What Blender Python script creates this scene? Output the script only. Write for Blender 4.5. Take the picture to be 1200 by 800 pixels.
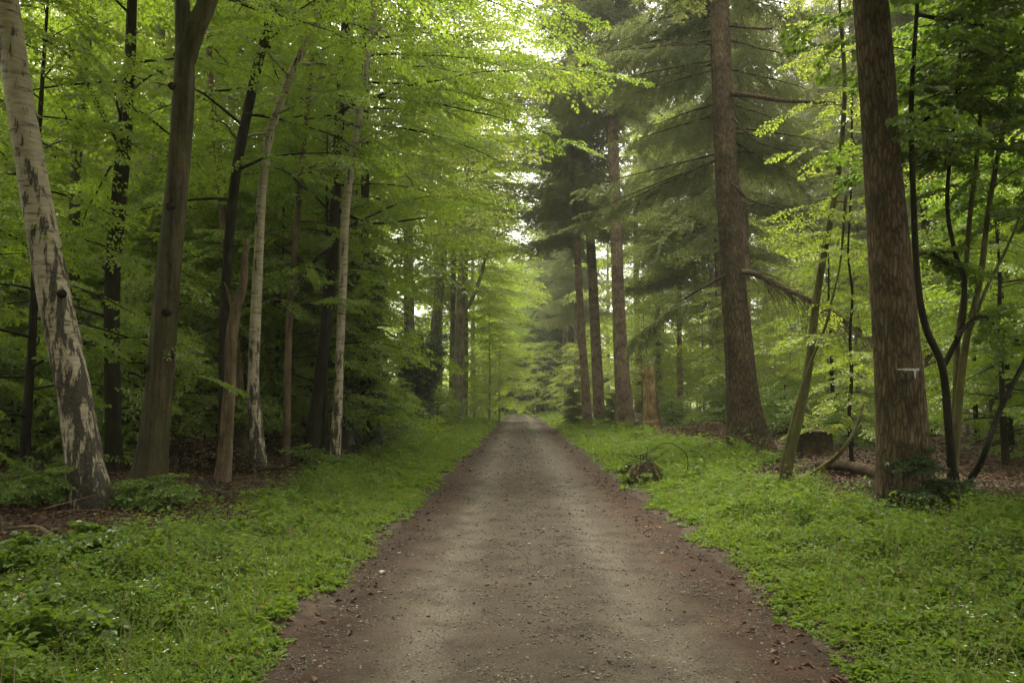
import bpy, math
import numpy as np
from mathutils import Vector

PI = math.pi
scene = bpy.context.scene
COL = scene.collection
for o in list(bpy.data.objects):
    bpy.data.objects.remove(o)

# ------------------------------------------------------------------ camera
CAM_H = 1.6
PITCH = math.atan(70 / 933.3)
FPX = 1200 * 28 / 36
cd = bpy.data.cameras.new('camera')
cd.lens = 28
cd.sensor_width = 36
cd.clip_start = 0.05
cd.clip_end = 2000
cam = bpy.data.objects.new('camera', cd)
cam.location = (0, 0, CAM_H)
cam.rotation_euler = (PI / 2 + PITCH, 0, 0)
COL.objects.link(cam)
scene.camera = cam

# ------------------------------------------------------------------ world
SUN_EL, SUN_AZ = math.radians(69), math.radians(-4)      # azimuth from +Y towards +X
w = bpy.data.worlds.new('World')
scene.world = w
w.use_nodes = True
nt = w.node_tree
nt.nodes.clear()
sky = nt.nodes.new('ShaderNodeTexSky')
sky.sky_type = 'NISHITA'
sky.sun_disc = False
sky.sun_elevation = SUN_EL
sky.sun_rotation = SUN_AZ
sky.dust_density = 4
sky.air_density = 1.5
hsv = nt.nodes.new('ShaderNodeHueSaturation')
hsv.inputs['Saturation'].default_value = 0.12
tintn = nt.nodes.new('ShaderNodeMix')
tintn.data_type = 'RGBA'
tintn.blend_type = 'MULTIPLY'
tintn.inputs['Factor'].default_value = 1
tintn.inputs['B'].default_value = (1.0, 0.95, 0.83, 1)     # warm grey overcast
bg = nt.nodes.new('ShaderNodeBackground')
bg.inputs['Strength'].default_value = 0.13
wo = nt.nodes.new('ShaderNodeOutputWorld')
nt.links.new(sky.outputs[0], hsv.inputs['Color'])
nt.links.new(hsv.outputs[0], tintn.inputs['A'])
nt.links.new(tintn.outputs['Result'], bg.inputs['Color'])
nt.links.new(bg.outputs[0], wo.inputs['Surface'])

# ------------------------------------------------------------------ sun behind thin cloud
sd = bpy.data.lights.new('sun', 'SUN')
sd.energy = 1.5
sd.angle = math.radians(25)
sd.color = (1.0, 0.93, 0.78)
sun = bpy.data.objects.new('sun', sd)
sdir = Vector((math.sin(SUN_AZ) * math.cos(SUN_EL), math.cos(SUN_AZ) * math.cos(SUN_EL), math.sin(SUN_EL)))
sun.rotation_euler = sdir.to_track_quat('Z', 'Y').to_euler()
sun.location = (0, 0, 60)
COL.objects.link(sun)

vs = scene.view_settings
vs.view_transform = 'Standard'
vs.look = 'None'
vs.exposure = 2.25
vs.gamma = 1
vs.use_curve_mapping = False

cy = scene.cycles
cy.max_bounces = 11
cy.diffuse_bounces = 6
cy.glossy_bounces = 2
cy.transmission_bounces = 8
cy.transparent_max_bounces = 6
cy.volume_bounces = 1
cy.caustics_reflective = False
cy.caustics_refractive = False
cy.sample_clamp_indirect = 0.5
cy.use_adaptive_sampling = True
cy.adaptive_threshold = 0.01
cy.use_denoising = True
try:
    cy.denoiser = 'OPENIMAGEDENOISE'
    cy.denoising_input_passes = 'RGB_ALBEDO_NORMAL'
    cy.denoising_prefilter = 'NONE'
except Exception:
    pass


def rng_of(seed):
    return np.random.default_rng(seed)


# ------------------------------------------------------------------ pixels of the photo -> places in the wood
def ray(px, py):
    u = (px - 600) / FPX
    v = (400 - py) / FPX
    c, s = math.cos(PITCH), math.sin(PITCH)
    return np.array([u, c - v * s, s + v * c])


def at(px, py, d):
    r = ray(px, py)
    return np.array([0, 0, CAM_H]) + r * (d / r[1])


_nr = rng_of(5)
_NW = [(_nr.uniform(-1, 1, 2), _nr.uniform(0, 6.28)) for _ in range(24)]


def wav(x, y, scale):
    """smooth noise, about -1..1"""
    s = 0
    for k, (d, p) in enumerate(_NW[:10]):
        f = (0.6 + 0.22 * k) / scale
        s = s + np.sin((x * d[0] + y * d[1]) * f * 6.28 + p + 1.7 * np.sin((x * d[1] - y * d[0]) * f * 3 + k))
    return s / 4.5


def sstep(a, b, x):
    t = np.clip((x - a) / (b - a), 0, 1)
    return t * t * (3 - 2 * t)


def path_cx(y):
    return 0.2 + 0.009 * np.maximum(y, -20)


def terrain(x, y):
    x = np.asarray(x, float)
    y = np.asarray(y, float)
    side = np.abs(x - path_cx(y)) + 0.14 * wav(x, y, 2.2) + 0.05 * wav(x, y, 0.5)
    z = -0.07 + 0.13 * sstep(1.45, 2.1, side) + 0.25 * sstep(2.2, 7, side)
    z = z + 0.07 * wav(x, y, 5) * sstep(2.5, 5, side) + 0.02 * wav(x, y, 0.9) * sstep(1.8, 3, side)
    return z + 0.3 * sstep(20, 60, y) * sstep(3, 9, side)


def ground_hit(px, py):
    r = ray(px, py)
    for t in np.arange(2.0, 130, 0.02):
        p = np.array([0, 0, CAM_H]) + r * t
        if p[2] < terrain(p[0], p[1]):
            return p
    return p


# ------------------------------------------------------------------ materials
def new_mat(name):
    m = bpy.data.materials.new(name)
    m.use_nodes = True
    m.node_tree.nodes.clear()
    return m, m.node_tree.nodes, m.node_tree.links


def N(nodes, typ, **kw):
    n = nodes.new(typ)
    for k, v in kw.items():
        if k in n.inputs:
            n.inputs[k].default_value = v
        else:
            setattr(n, k, v)
    return n


def ramp(nodes, stops, interp='LINEAR'):
    r = nodes.new('ShaderNodeValToRGB')
    r.color_ramp.interpolation = interp
    e = r.color_ramp.elements
    while len(e) < len(stops):
        e.new(0.5)
    for i, (p, c) in enumerate(stops):
        e[i].position = p
        e[i].color = (*c, 1) if len(c) == 3 else c
    return r


def mixc(nodes, links, fac, a, b, blend='MIX'):
    m = nodes.new('ShaderNodeMix')
    m.data_type = 'RGBA'
    m.blend_type = blend
    for val, key in ((fac, 'Factor'), (a, 'A'), (b, 'B')):
        if hasattr(val, 'is_linked'):
            links.new(val, m.inputs[key])
        elif isinstance(val, (int, float)):
            m.inputs[key].default_value = val
        else:
            m.inputs[key].default_value = (*val, 1) if len(val) == 3 else val
    return m.outputs['Result']


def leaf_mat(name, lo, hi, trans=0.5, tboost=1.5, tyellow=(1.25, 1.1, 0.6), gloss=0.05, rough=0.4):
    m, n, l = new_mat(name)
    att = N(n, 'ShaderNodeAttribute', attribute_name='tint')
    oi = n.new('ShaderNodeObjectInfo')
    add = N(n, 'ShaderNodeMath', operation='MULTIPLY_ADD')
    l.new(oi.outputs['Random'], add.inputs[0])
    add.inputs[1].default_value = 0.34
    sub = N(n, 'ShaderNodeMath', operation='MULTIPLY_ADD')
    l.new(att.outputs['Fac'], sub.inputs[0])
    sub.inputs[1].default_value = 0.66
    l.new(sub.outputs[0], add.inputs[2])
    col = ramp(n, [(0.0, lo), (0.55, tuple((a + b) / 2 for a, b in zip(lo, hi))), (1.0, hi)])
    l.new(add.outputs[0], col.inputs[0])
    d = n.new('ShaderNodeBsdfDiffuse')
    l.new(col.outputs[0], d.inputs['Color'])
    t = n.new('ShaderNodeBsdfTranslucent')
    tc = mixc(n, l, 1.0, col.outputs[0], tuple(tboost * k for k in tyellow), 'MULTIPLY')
    l.new(tc, t.inputs['Color'])
    mx = n.new('ShaderNodeMixShader')
    mx.inputs[0].default_value = trans
    l.new(d.outputs[0], mx.inputs[1])
    l.new(t.outputs[0], mx.inputs[2])
    g = N(n, 'ShaderNodeBsdfGlossy', Roughness=rough)
    g.inputs['Color'].default_value = (0.9, 0.95, 0.9, 1)
    mg = n.new('ShaderNodeMixShader')
    mg.inputs[0].default_value = gloss
    l.new(mx.outputs[0], mg.inputs[1])
    l.new(g.outputs[0], mg.inputs[2])
    out = n.new('ShaderNodeOutputMaterial')
    l.new(mg.outputs[0], out.inputs['Surface'])
    return m


def bark_mat(name, dark, light, streak=(14, 14, 1.6), bump=0.6, moss=None, moss_amt=0.5, dist=0.02, rough=0.85, fissure=True):
    m, n, l = new_mat(name)
    tc = n.new('ShaderNodeTexCoord')
    wn = N(n, 'ShaderNodeTexNoise', Scale=3.5, Detail=4.0)
    l.new(tc.outputs['Object'], wn.inputs['Vector'])
    warp = mixc(n, l, 0.09 if fissure else 0.05, tc.outputs['Object'], wn.outputs['Color'], 'ADD')
    mp = N(n, 'ShaderNodeMapping')
    mp.inputs['Scale'].default_value = streak
    l.new(warp, mp.inputs['Vector'])
    a = N(n, 'ShaderNodeTexNoise', Scale=1.0, Detail=9.0, Roughness=0.68)
    l.new(mp.outputs[0], a.inputs['Vector'])
    fine = N(n, 'ShaderNodeTexNoise', Scale=38.0, Detail=6.0, Roughness=0.7)
    l.new(tc.outputs['Object'], fine.inputs['Vector'])
    if fissure:
        rg = N(n, 'ShaderNodeTexNoise', Scale=1.0, Detail=5.0, Roughness=0.6)
        rg.noise_type = 'RIDGED_MULTIFRACTAL'
        l.new(mp.outputs[0], rg.inputs['Vector'])
        wv = N(n, 'ShaderNodeTexVoronoi', feature='DISTANCE_TO_EDGE', Scale=0.9)
        dis = mixc(n, l, 0.8, mp.outputs[0], a.outputs['Color'], 'ADD')
        l.new(dis, wv.inputs['Vector'])
        vr = ramp(n, [(0.0, (0.1, 0.1, 0.1)), (0.2, (1, 1, 1))])
        l.new(wv.outputs['Distance'], vr.inputs[0])
        h = mixc(n, l, 0.75, a.outputs['Fac'], vr.outputs[0], 'MULTIPLY')
        h = mixc(n, l, 0.25, h, fine.outputs['Fac'])
    else:
        h = mixc(n, l, 0.3, a.outputs['Fac'], fine.outputs['Fac'])
    cr = ramp(n, [(0.36 if not fissure else 0.18, dark), (0.47, tuple((p * 1.1 + q * .9) / 2 for p, q in zip(dark, light))), (0.58 if not fissure else 0.64, light)])
    l.new(h, cr.inputs[0])
    col = cr.outputs[0]
    big = N(n, 'ShaderNodeTexNoise', Scale=1.7, Detail=7.0, Roughness=0.65)
    l.new(tc.outputs['Object'], big.inputs['Vector'])
    br = ramp(n, [(0.36, (0.42, 0.42, 0.40)), (0.5, (0.95, 0.95, 0.95)), (0.66, (1.5, 1.48, 1.42))])
    l.new(big.outputs['Fac'], br.inputs[0])
    col = mixc(n, l, 0.8, col, br.outputs[0], 'MULTIPLY')
    if moss:
        mr = ramp(n, [(0.5 - 0.12 * moss_amt, (0, 0, 0)), (0.72, (1, 1, 1))])
        mn = N(n, 'ShaderNodeTexNoise', Scale=2.3, Detail=7.0, Roughness=0.65)
        l.new(tc.outputs['Object'], mn.inputs['Vector'])
        l.new(mn.outputs['Fac'], mr.inputs[0])
        fm = N(n, 'ShaderNodeMath', operation='MULTIPLY')
        l.new(mr.outputs[0], fm.inputs[0])
        fm.inputs[1].default_value = moss_amt
        col = mixc(n, l, fm.outputs[0], col, moss)
    b = n.new('ShaderNodeBump')
    b.inputs['Strength'].default_value = bump
    b.inputs['Distance'].default_value = dist
    l.new(h, b.inputs['Height'])
    p = N(n, 'ShaderNodeBsdfPrincipled', Roughness=rough)
    p.inputs['Specular IOR Level'].default_value = 0.12
    l.new(col, p.inputs['Base Color'])
    l.new(b.outputs[0], p.inputs['Normal'])
    out = n.new('ShaderNodeOutputMaterial')
    l.new(p.outputs[0], out.inputs['Surface'])
    return m


def birch_mat(name, black_to):
    """white bark, dark lenticels across, black rough plates growing towards the foot"""
    m, n, l = new_mat(name)
    tc = n.new('ShaderNodeTexCoord')
    sep = n.new('ShaderNodeSeparateXYZ')
    l.new(tc.outputs['Object'], sep.inputs[0])
    mp = N(n, 'ShaderNodeMapping')
    mp.inputs['Scale'].default_value = (3.6, 3.6, 21)
    l.new(tc.outputs['Object'], mp.inputs['Vector'])
    a = N(n, 'ShaderNodeTexNoise', Scale=1.0, Detail=5.0, Roughness=0.6)
    l.new(mp.outputs[0], a.inputs['Vector'])
    ar = ramp(n, [(0.33, (0.07, 0.055, 0.042)), (0.40, (0.32, 0.275, 0.21)), (0.60, (0.46, 0.405, 0.32))])
    l.new(a.outputs['Fac'], ar.inputs[0])
    pk = N(n, 'ShaderNodeTexNoise', Scale=3.0, Detail=5.0)
    l.new(tc.outputs['Object'], pk.inputs['Vector'])
    col = mixc(n, l, 0.35, ar.outputs[0], mixc(n, l, pk.outputs['Fac'], (0.6, 0.5, 0.38), (1.25, 1.2, 1.12)), 'MULTIPLY')
    mp2 = N(n, 'ShaderNodeMapping')
    mp2.inputs['Scale'].default_value = (10, 10, 2.3)
    l.new(tc.outputs['Object'], mp2.inputs['Vector'])
    f = N(n, 'ShaderNodeTexNoise', Scale=1.0, Detail=8.0, Roughness=0.7)
    l.new(mp2.outputs[0], f.inputs['Vector'])
    hh = N(n, 'ShaderNodeMapRange')
    l.new(sep.outputs['Z'], hh.inputs['Value'])
    hh.inputs['From Min'].default_value = 0.0
    hh.inputs['From Max'].default_value = black_to
    hh.inputs['To Min'].default_value = 0.105
    hh.inputs['To Max'].default_value = -0.055
    s = N(n, 'ShaderNodeMath', operation='ADD')
    l.new(f.outputs['Fac'], s.inputs[0])
    l.new(hh.outputs[0], s.inputs[1])
    fr = ramp(n, [(0.50, (0, 0, 0)), (0.56, (1, 1, 1))])
    l.new(s.outputs[0], fr.inputs[0])
    g = N(n, 'ShaderNodeTexNoise', Scale=30.0, Detail=5.0)
    l.new(tc.outputs['Object'], g.inputs['Vector'])
    dk = ramp(n, [(0.3, (0.014, 0.011, 0.008)), (0.7, (0.075, 0.06, 0.042))])
    l.new(g.outputs['Fac'], dk.inputs[0])
    col = mixc(n, l, fr.outputs[0], col, dk.outputs[0])
    mp3 = N(n, 'ShaderNodeMapping')
    mp3.inputs['Scale'].default_value = (4.5, 4.5, 75)
    l.new(tc.outputs['Object'], mp3.inputs['Vector'])
    ln_ = N(n, 'ShaderNodeTexNoise', Scale=1.0, Detail=3.0)
    l.new(mp3.outputs[0], ln_.inputs['Vector'])
    lr = ramp(n, [(0.30, (0.16, 0.13, 0.10)), (0.37, (1, 1, 1))])
    l.new(ln_.outputs['Fac'], lr.inputs[0])
    col = mixc(n, l, 0.85, col, lr.outputs[0], 'MULTIPLY')
    h = mixc(n, l, fr.outputs[0], a.outputs['Fac'], g.outputs['Fac'])
    b = n.new('ShaderNodeBump')
    b.inputs['Strength'].default_value = 0.7
    b.inputs['Distance'].default_value = 0.015
    l.new(h, b.inputs['Height'])
    p = N(n, 'ShaderNodeBsdfPrincipled', Roughness=0.75)
    l.new(col, p.inputs['Base Color'])
    l.new(b.outputs[0], p.inputs['Normal'])
    out = n.new('ShaderNodeOutputMaterial')
    l.new(p.outputs[0], out.inputs['Surface'])
    return m


def tint_mat(name, stops, rough=0.9, bump=0.0, scale=40):
    m, n, l = new_mat(name)
    att = N(n, 'ShaderNodeAttribute', attribute_name='tint')
    cr = ramp(n, stops)
    l.new(att.outputs['Fac'], cr.inputs[0])
    p = N(n, 'ShaderNodeBsdfPrincipled', Roughness=rough)
    p.inputs['Specular IOR Level'].default_value = 0.3
    l.new(cr.outputs[0], p.inputs['Base Color'])
    if bump:
        tc = n.new('ShaderNodeTexCoord')
        t = N(n, 'ShaderNodeTexNoise', Scale=scale, Detail=4.0)
        l.new(tc.outputs['Object'], t.inputs['Vector'])
        b = n.new('ShaderNodeBump')
        b.inputs['Strength'].default_value = bump
        b.inputs['Distance'].default_value = 0.01
        l.new(t.outputs['Fac'], b.inputs['Height'])
        l.new(b.outputs[0], p.inputs['Normal'])
    out = n.new('ShaderNodeOutputMaterial')
    l.new(p.outputs[0], out.inputs['Surface'])
    return m


M = {}
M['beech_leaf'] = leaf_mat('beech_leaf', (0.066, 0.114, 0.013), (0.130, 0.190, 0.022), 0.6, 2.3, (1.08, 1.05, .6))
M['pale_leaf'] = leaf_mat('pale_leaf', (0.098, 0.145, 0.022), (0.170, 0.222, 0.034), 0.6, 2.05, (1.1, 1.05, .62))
M['maple_leaf'] = leaf_mat('maple_leaf', (0.056, 0.105, 0.016), (0.108, 0.175, 0.026), 0.5, 1.7, (1.1, 1.08, .55))
M['needle'] = leaf_mat('needle', (0.070, 0.096, 0.040), (0.125, 0.155, 0.064), 0.45, 1.9, (1.2, 1.1, 0.7), 0.04, 0.5)
M['dark_needle'] = leaf_mat('dark_needle', (0.024, 0.044, 0.018), (0.050, 0.078, 0.026), 0.25, 1.2, (1.1, 1.1, 0.8), 0.04, 0.5)
M['ivy_leaf'] = leaf_mat('ivy_leaf', (0.020, 0.042, 0.014), (0.050, 0.085, 0.024), 0.25, 1.2, gloss=0.08)
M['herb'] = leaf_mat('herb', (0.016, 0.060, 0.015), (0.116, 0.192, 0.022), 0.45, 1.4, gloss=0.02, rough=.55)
M['grass'] = leaf_mat('grass', (0.060, 0.122, 0.016), (0.132, 0.200, 0.028), 0.4, 1.3, gloss=0.02, rough=.55)
M['fern'] = leaf_mat('fern', (0.060, 0.120, 0.020), (0.120, 0.190, 0.035), 0.4, 1.3)
M['twig'] = bark_mat('twig', (0.018, 0.014, 0.010), (0.055, 0.042, 0.030), (20, 20, 20), 0.2, fissure=False)
M['spruce_bark'] = bark_mat('spruce_bark', (0.028, 0.020, 0.012), (0.215, 0.155, 0.098), (23, 23, 4.0), 1.0, (0.065, 0.07, 0.026), 0.3, 0.05)
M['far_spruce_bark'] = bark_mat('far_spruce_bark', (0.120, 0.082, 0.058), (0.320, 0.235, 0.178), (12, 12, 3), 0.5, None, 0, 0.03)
M['beech_bark'] = bark_mat('beech_bark', (0.006, 0.004, 0.002), (0.115, 0.092, 0.056), (13, 13, 0.8), 0.9, (0.050, 0.060, 0.016), 0.75, 0.02, 0.55, False)
M['dark_bark'] = bark_mat('dark_bark', (0.007, 0.0055, 0.004), (0.030, 0.024, 0.016), (9, 9, 2), 0.5, (0.040, 0.048, 0.016), 0.4, 0.01, 0.8, False)
M['brown_bark'] = bark_mat('brown_bark', (0.060, 0.042, 0.028), (0.190, 0.140, 0.095), (16, 16, 2), 0.6, None, 0, 0.01, 0.85, False)
M['moss_bark'] = bark_mat('moss_bark', (0.050, 0.046, 0.022), (0.140, 0.125, 0.056), (10, 10, 3), 0.4, (0.085, 0.10, 0.025), 0.7, 0.01, 0.9, False)
M['grey_bark'] = bark_mat('grey_bark', (0.110, 0.095, 0.070), (0.26, 0.23, 0.175), (5, 5, 1.6), 0.3, (0.085, 0.095, 0.045), 0.4, 0.01, 0.8, False)
M['birch_bark'] = birch_mat('birch_bark', 5.0)
M['slim_birch_bark'] = birch_mat('slim_birch_bark', 3.2)
M['rotten_wood'] = bark_mat('rotten_wood', (0.22, 0.13, 0.06), (0.62, 0.46, 0.26), (14, 14, 1.2), 0.9, None, 0, 0.03, 0.9, True)
M['mossy_wood'] = bark_mat('mossy_wood', (0.020, 0.013, 0.008), (0.095, 0.062, 0.036), (14, 14, 6), 1.0, (0.050, 0.062, 0.014), 0.85, 0.05, 0.95, False)
M['cut_wood'] = bark_mat('cut_wood', (0.10, 0.065, 0.045), (0.22, 0.15, 0.105), (8, 8, 8), 0.3, None, 0, 0.01, 0.9, False)
M['soil'] = bark_mat('soil', (0.018, 0.011, 0.007), (0.070, 0.045, 0.028), (9, 9, 9), 0.9, (0.05, 0.06, 0.018), 0.4, 0.05, 0.95, False)
M['litter'] = tint_mat('litter', [(0, (0.030, 0.016, 0.010)), (0.45, (0.105, 0.055, 0.032)), (0.8, (0.18, 0.105, 0.062)), (1, (0.26, 0.18, 0.115))], 0.8)
M['stone'] = tint_mat('stone', [(0, (0.026, 0.021, 0.016)), (0.4, (0.080, 0.066, 0.050)), (0.8, (0.17, 0.148, 0.118)), (1, (0.36, 0.33, 0.28))], 0.85)
M['petal'] = tint_mat('petal', [(0, (0.7, 0.72, 0.66)), (1, (0.85, 0.86, 0.82))], 0.7)
M['yellow_petal'] = tint_mat('yellow_petal', [(0, (0.65, 0.45, 0.03)), (1, (0.8, 0.6, 0.05))], 0.7)
M['straw'] = tint_mat('straw', [(0, (0.16, 0.14, 0.06)), (1, (0.34, 0.29, 0.15))], 0.8)
M['paint'] = tint_mat('paint', [(0, (0.36, 0.35, 0.33)), (1, (0.62, 0.61, 0.58))], 0.8)


def path_material():
    m, n, l = new_mat('path_gravel')
    uv = N(n, 'ShaderNodeUVMap', uv_map='across')
    sep = n.new('ShaderNodeSeparateXYZ')
    l.new(uv.outputs[0], sep.inputs[0])
    tc = n.new('ShaderNodeTexCoord')
    # stretched noise pulls the bands about
    mp = N(n, 'ShaderNodeMapping')
    mp.inputs['Scale'].default_value = (1.2, 0.35, 1)
    l.new(tc.outputs['Object'], mp.inputs['Vector'])
    wob = N(n, 'ShaderNodeTexNoise', Scale=1.0, Detail=6.0, Roughness=0.65)
    l.new(mp.outputs[0], wob.inputs['Vector'])
    ad = N(n, 'ShaderNodeMath', operation='MULTIPLY_ADD')
    l.new(wob.outputs['Fac'], ad.inputs[0])
    ad.inputs[1].default_value = 0.9
    l.new(sep.outputs['X'], ad.inputs[2])
    mr = N(n, 'ShaderNodeMapRange')
    l.new(ad.outputs[0], mr.inputs['Value'])
    mr.inputs['From Min'].default_value = -2.25 + 0.45
    mr.inputs['From Max'].default_value = 2.25 + 0.45
    edge, track, mid = (0.027, 0.015, 0.009), (0.080, 0.070, 0.054), (0.047, 0.037, 0.026)
    red = (0.042, 0.022, 0.0125)
    cr = ramp(n, [(0.0, (0.05, 0.031, 0.021)), (0.18, edge), (0.25, (0.050, 0.038, 0.026)), (0.31, track), (0.40, mid), (0.55, mid), (0.645, track),
                  (0.73, (0.056, 0.044, 0.031)), (0.80, red), (0.90, edge), (1.0, (0.045, 0.029, 0.020))])
    l.new(mr.outputs[0], cr.inputs[0])
    col = cr.outputs[0]
    fine = N(n, 'ShaderNodeTexNoise', Scale=55.0, Detail=5.0, Roughness=0.75)
    l.new(tc.outputs['Object'], fine.inputs['Vector'])
    fr = ramp(n, [(0.36, (0.30, 0.28, 0.26)), (0.5, (0.95, 0.95, 0.95)), (0.62, (1.75, 1.7, 1.62))])
    l.new(fine.outputs['Fac'], fr.inputs[0])
    col = mixc(n, l, 0.8, col, fr.outputs[0], 'MULTIPLY')
    pat = N(n, 'ShaderNodeTexNoise', Scale=2.2, Detail=5.0, Roughness=0.6)
    l.new(tc.outputs['Object'], pat.inputs['Vector'])
    pr = ramp(n, [(0.36, (0.50, 0.45, 0.41)), (0.5, (0.92, 0.90, 0.87)), (0.64, (1.2, 1.18, 1.14))])
    l.new(pat.outputs['Fac'], pr.inputs[0])
    col = mixc(n, l, 0.8, col, pr.outputs[0], 'MULTIPLY')
    vo = N(n, 'ShaderNodeTexVoronoi', Scale=75.0)
    l.new(tc.outputs['Object'], vo.inputs['Vector'])
    h = mixc(n, l, 0.5, fine.outputs['Fac'], vo.outputs['Distance'])
    b = n.new('ShaderNodeBump')
    b.inputs['Strength'].default_value = 0.8
    b.inputs['Distance'].default_value = 0.012
    l.new(h, b.inputs['Height'])
    p = N(n, 'ShaderNodeBsdfPrincipled', Roughness=0.9)
    p.inputs['Specular IOR Level'].default_value = 0.25
    l.new(col, p.inputs['Base Color'])
    l.new(b.outputs[0], p.inputs['Normal'])
    out = n.new('ShaderNodeOutputMaterial')
    l.new(p.outputs[0], out.inputs['Surface'])
    return m


def ground_material():
    m, n, l = new_mat('forest_floor')
    tc = n.new('ShaderNodeTexCoord')
    a = N(n, 'ShaderNodeTexNoise', Scale=0.55, Detail=5.0)
    f = N(n, 'ShaderNodeTexNoise', Scale=22.0, Detail=6.0, Roughness=0.7)
    v = N(n, 'ShaderNodeTexVoronoi', Scale=17.0)
    for t in (a, f, v):
        l.new(tc.outputs['Object'], t.inputs['Vector'])
    lit = ramp(n, [(0.25, (0.012, 0.007, 0.004)), (0.55, (0.042, 0.024, 0.014)), (0.85, (0.095, 0.056, 0.033))])
    l.new(mixc(n, l, 0.5, f.outputs['Fac'], v.outputs['Color']), lit.inputs[0])
    gr = ramp(n, [(0.48, (0, 0, 0)), (0.66, (1, 1, 1))])
    l.new(a.outputs['Fac'], gr.inputs[0])
    col = mixc(n, l, mixc(n, l, 0.6, gr.outputs[0], (0, 0, 0)), lit.outputs[0], (0.045, 0.062, 0.018))
    b = n.new('ShaderNodeBump')
    b.inputs['Strength'].default_value = 0.8
    b.inputs['Distance'].default_value = 0.03
    l.new(f.outputs['Fac'], b.inputs['Height'])
    p = N(n, 'ShaderNodeBsdfPrincipled', Roughness=0.95)
    l.new(col, p.inputs['Base Color'])
    l.new(b.outputs[0], p.inputs['Normal'])
    out = n.new('ShaderNodeOutputMaterial')
    l.new(p.outputs[0], out.inputs['Surface'])
    return m


# ------------------------------------------------------------------ mesh building
class MB:
    """collects quads and links them as one mesh object"""

    def __init__(self):
        self.v, self.q, self.m, self.t, self.n = [], [], [], [], 0

    def add(self, V, Q, mat=0, tint=0.5):
        V = np.asarray(V, float).reshape(-1, 3)
        Q = np.asarray(Q, int).reshape(-1, 4)
        self.v.append(V)
        self.q.append(Q + self.n)
        self.m.append(np.full(len(Q), mat))
        self.t.append(np.broadcast_to(np.asarray(tint, float), (len(Q),)))
        self.n += len(V)
        return self

    def mesh(self, name, mats, smooth=False):
        V = np.concatenate(self.v)
        Q = np.concatenate(self.q)
        me = bpy.data.meshes.new(name)
        me.vertices.add(len(V))
        me.vertices.foreach_set('co', V.astype(np.float32).ravel())
        me.loops.add(len(Q) * 4)
        me.loops.foreach_set('vertex_index', Q.astype(np.int32).ravel())
        me.polygons.add(len(Q))
        me.polygons.foreach_set('loop_start', np.arange(len(Q), dtype=np.int32) * 4)
        for mt in mats:
            me.materials.append(mt)
        me.polygons.foreach_set('material_index', np.concatenate(self.m).astype(np.int32))
        me.polygons.foreach_set('use_smooth', np.full(len(Q), smooth))
        at_ = me.attributes.new('tint', 'FLOAT', 'FACE')
        at_.data.foreach_set('value', np.concatenate(self.t).astype(np.float32))
        me.update(calc_edges=True)
        return me

    def build(self, name, mats, parent=None, smooth=False):
        o = bpy.data.objects.new(name, self.mesh(name, mats if isinstance(mats, list) else [mats], smooth))
        COL.objects.link(o)
        if parent is not None:
            o.parent = parent
        return o


def link_mesh(name, me, parent=None):
    o = bpy.data.objects.new(name, me)
    COL.objects.link(o)
    if parent is not None:
        o.parent = parent
    return o


def tag(o, label=None, cat=None, group=None, kind=None):
    for k, v in (('label', label), ('category', cat), ('group', group), ('kind', kind)):
        if v:
            o[k] = v
    return o


def root(name, loc, label, cat, group=None):
    o = bpy.data.objects.new(name, None)
    o.empty_display_size = 0.3
    o.location = loc
    COL.objects.link(o)
    return tag(o, label, cat, group)


def copy_tree(src, loc, rz, sc, label=None, group=None):
    r = src.copy()
    COL.objects.link(r)
    r.location = loc
    r.rotation_euler = (0, 0, rz)
    r.scale = sc
    if label:
        r['label'] = label
    if group:
        r['group'] = group
    for ch in src.children:
        c = ch.copy()
        COL.objects.link(c)
        c.parent = r
    return r


def unit(v):
    v = np.asarray(v, float)
    return v / np.maximum(np.linalg.norm(v, axis=-1, keepdims=True), 1e-9)


def tube(P, R, k=8, cap=True, wob=0.0, rng=None, lobes=0.0, lobe_h=0.4, nl=5, ph=0.0):
    """swept tube; wob roughens the skin, lobes spread root buttresses at the foot"""
    P = np.asarray(P, float)
    R = np.broadcast_to(np.asarray(R, float), (len(P),))
    T = unit(np.gradient(P, axis=0))
    main = unit(P[-1] - P[0])
    ref = np.array([1.0, 0, 0]) if abs(main[2]) > 0.75 else np.array([0, 0, 1.0])
    U = unit(np.cross(T, ref))
    W = np.cross(T, U)
    a = np.arange(k) * 2 * PI / k
    rad = R[:, None] * np.ones(k)[None]
    s = np.concatenate([[0], np.cumsum(np.linalg.norm(np.diff(P, axis=0), axis=1))])
    if wob and rng is not None:
        q = 0
        for j in range(1, 7):
            q = q + np.sin(j * a[None] + rng.uniform(0, 6.28) + (s * rng.uniform(.4, 2.6))[:, None]) / (j ** .5) * (.45 if j == 2 else 1)
        rad = rad * (1 + wob * q * 0.5)
    if lobes:
        f = np.exp(-s / lobe_h)[:, None]
        rad = rad * (1 + lobes * f * (0.55 + 0.45 * np.cos(nl * a + ph)[None]) + 0.12 * lobes * np.exp(-s / (lobe_h * 4))[:, None])
    V = P[:, None] + rad[..., None] * (np.cos(a)[None, :, None] * U[:, None] + np.sin(a)[None, :, None] * W[:, None])
    n = len(P)
    i, j = np.meshgrid(np.arange(n - 1), np.arange(k), indexing='ij')
    j2 = (j + 1) % k
    Q = np.stack([i * k + j, i * k + j2, (i + 1) * k + j2, (i + 1) * k + j], -1).reshape(-1, 4)
    V = V.reshape(-1, 3)
    if cap:
        c = len(V)
        V = np.concatenate([V, P[-1:]])
        h = np.arange(0, k, 2)
        b = (n - 1) * k
        Q = np.concatenate([Q, np.stack([np.full(len(h), c), b + h, b + h + 1 if k % 2 == 0 else b + (h + 1) % k, b + (h + 2) % k], -1)])
    return V, Q


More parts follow.
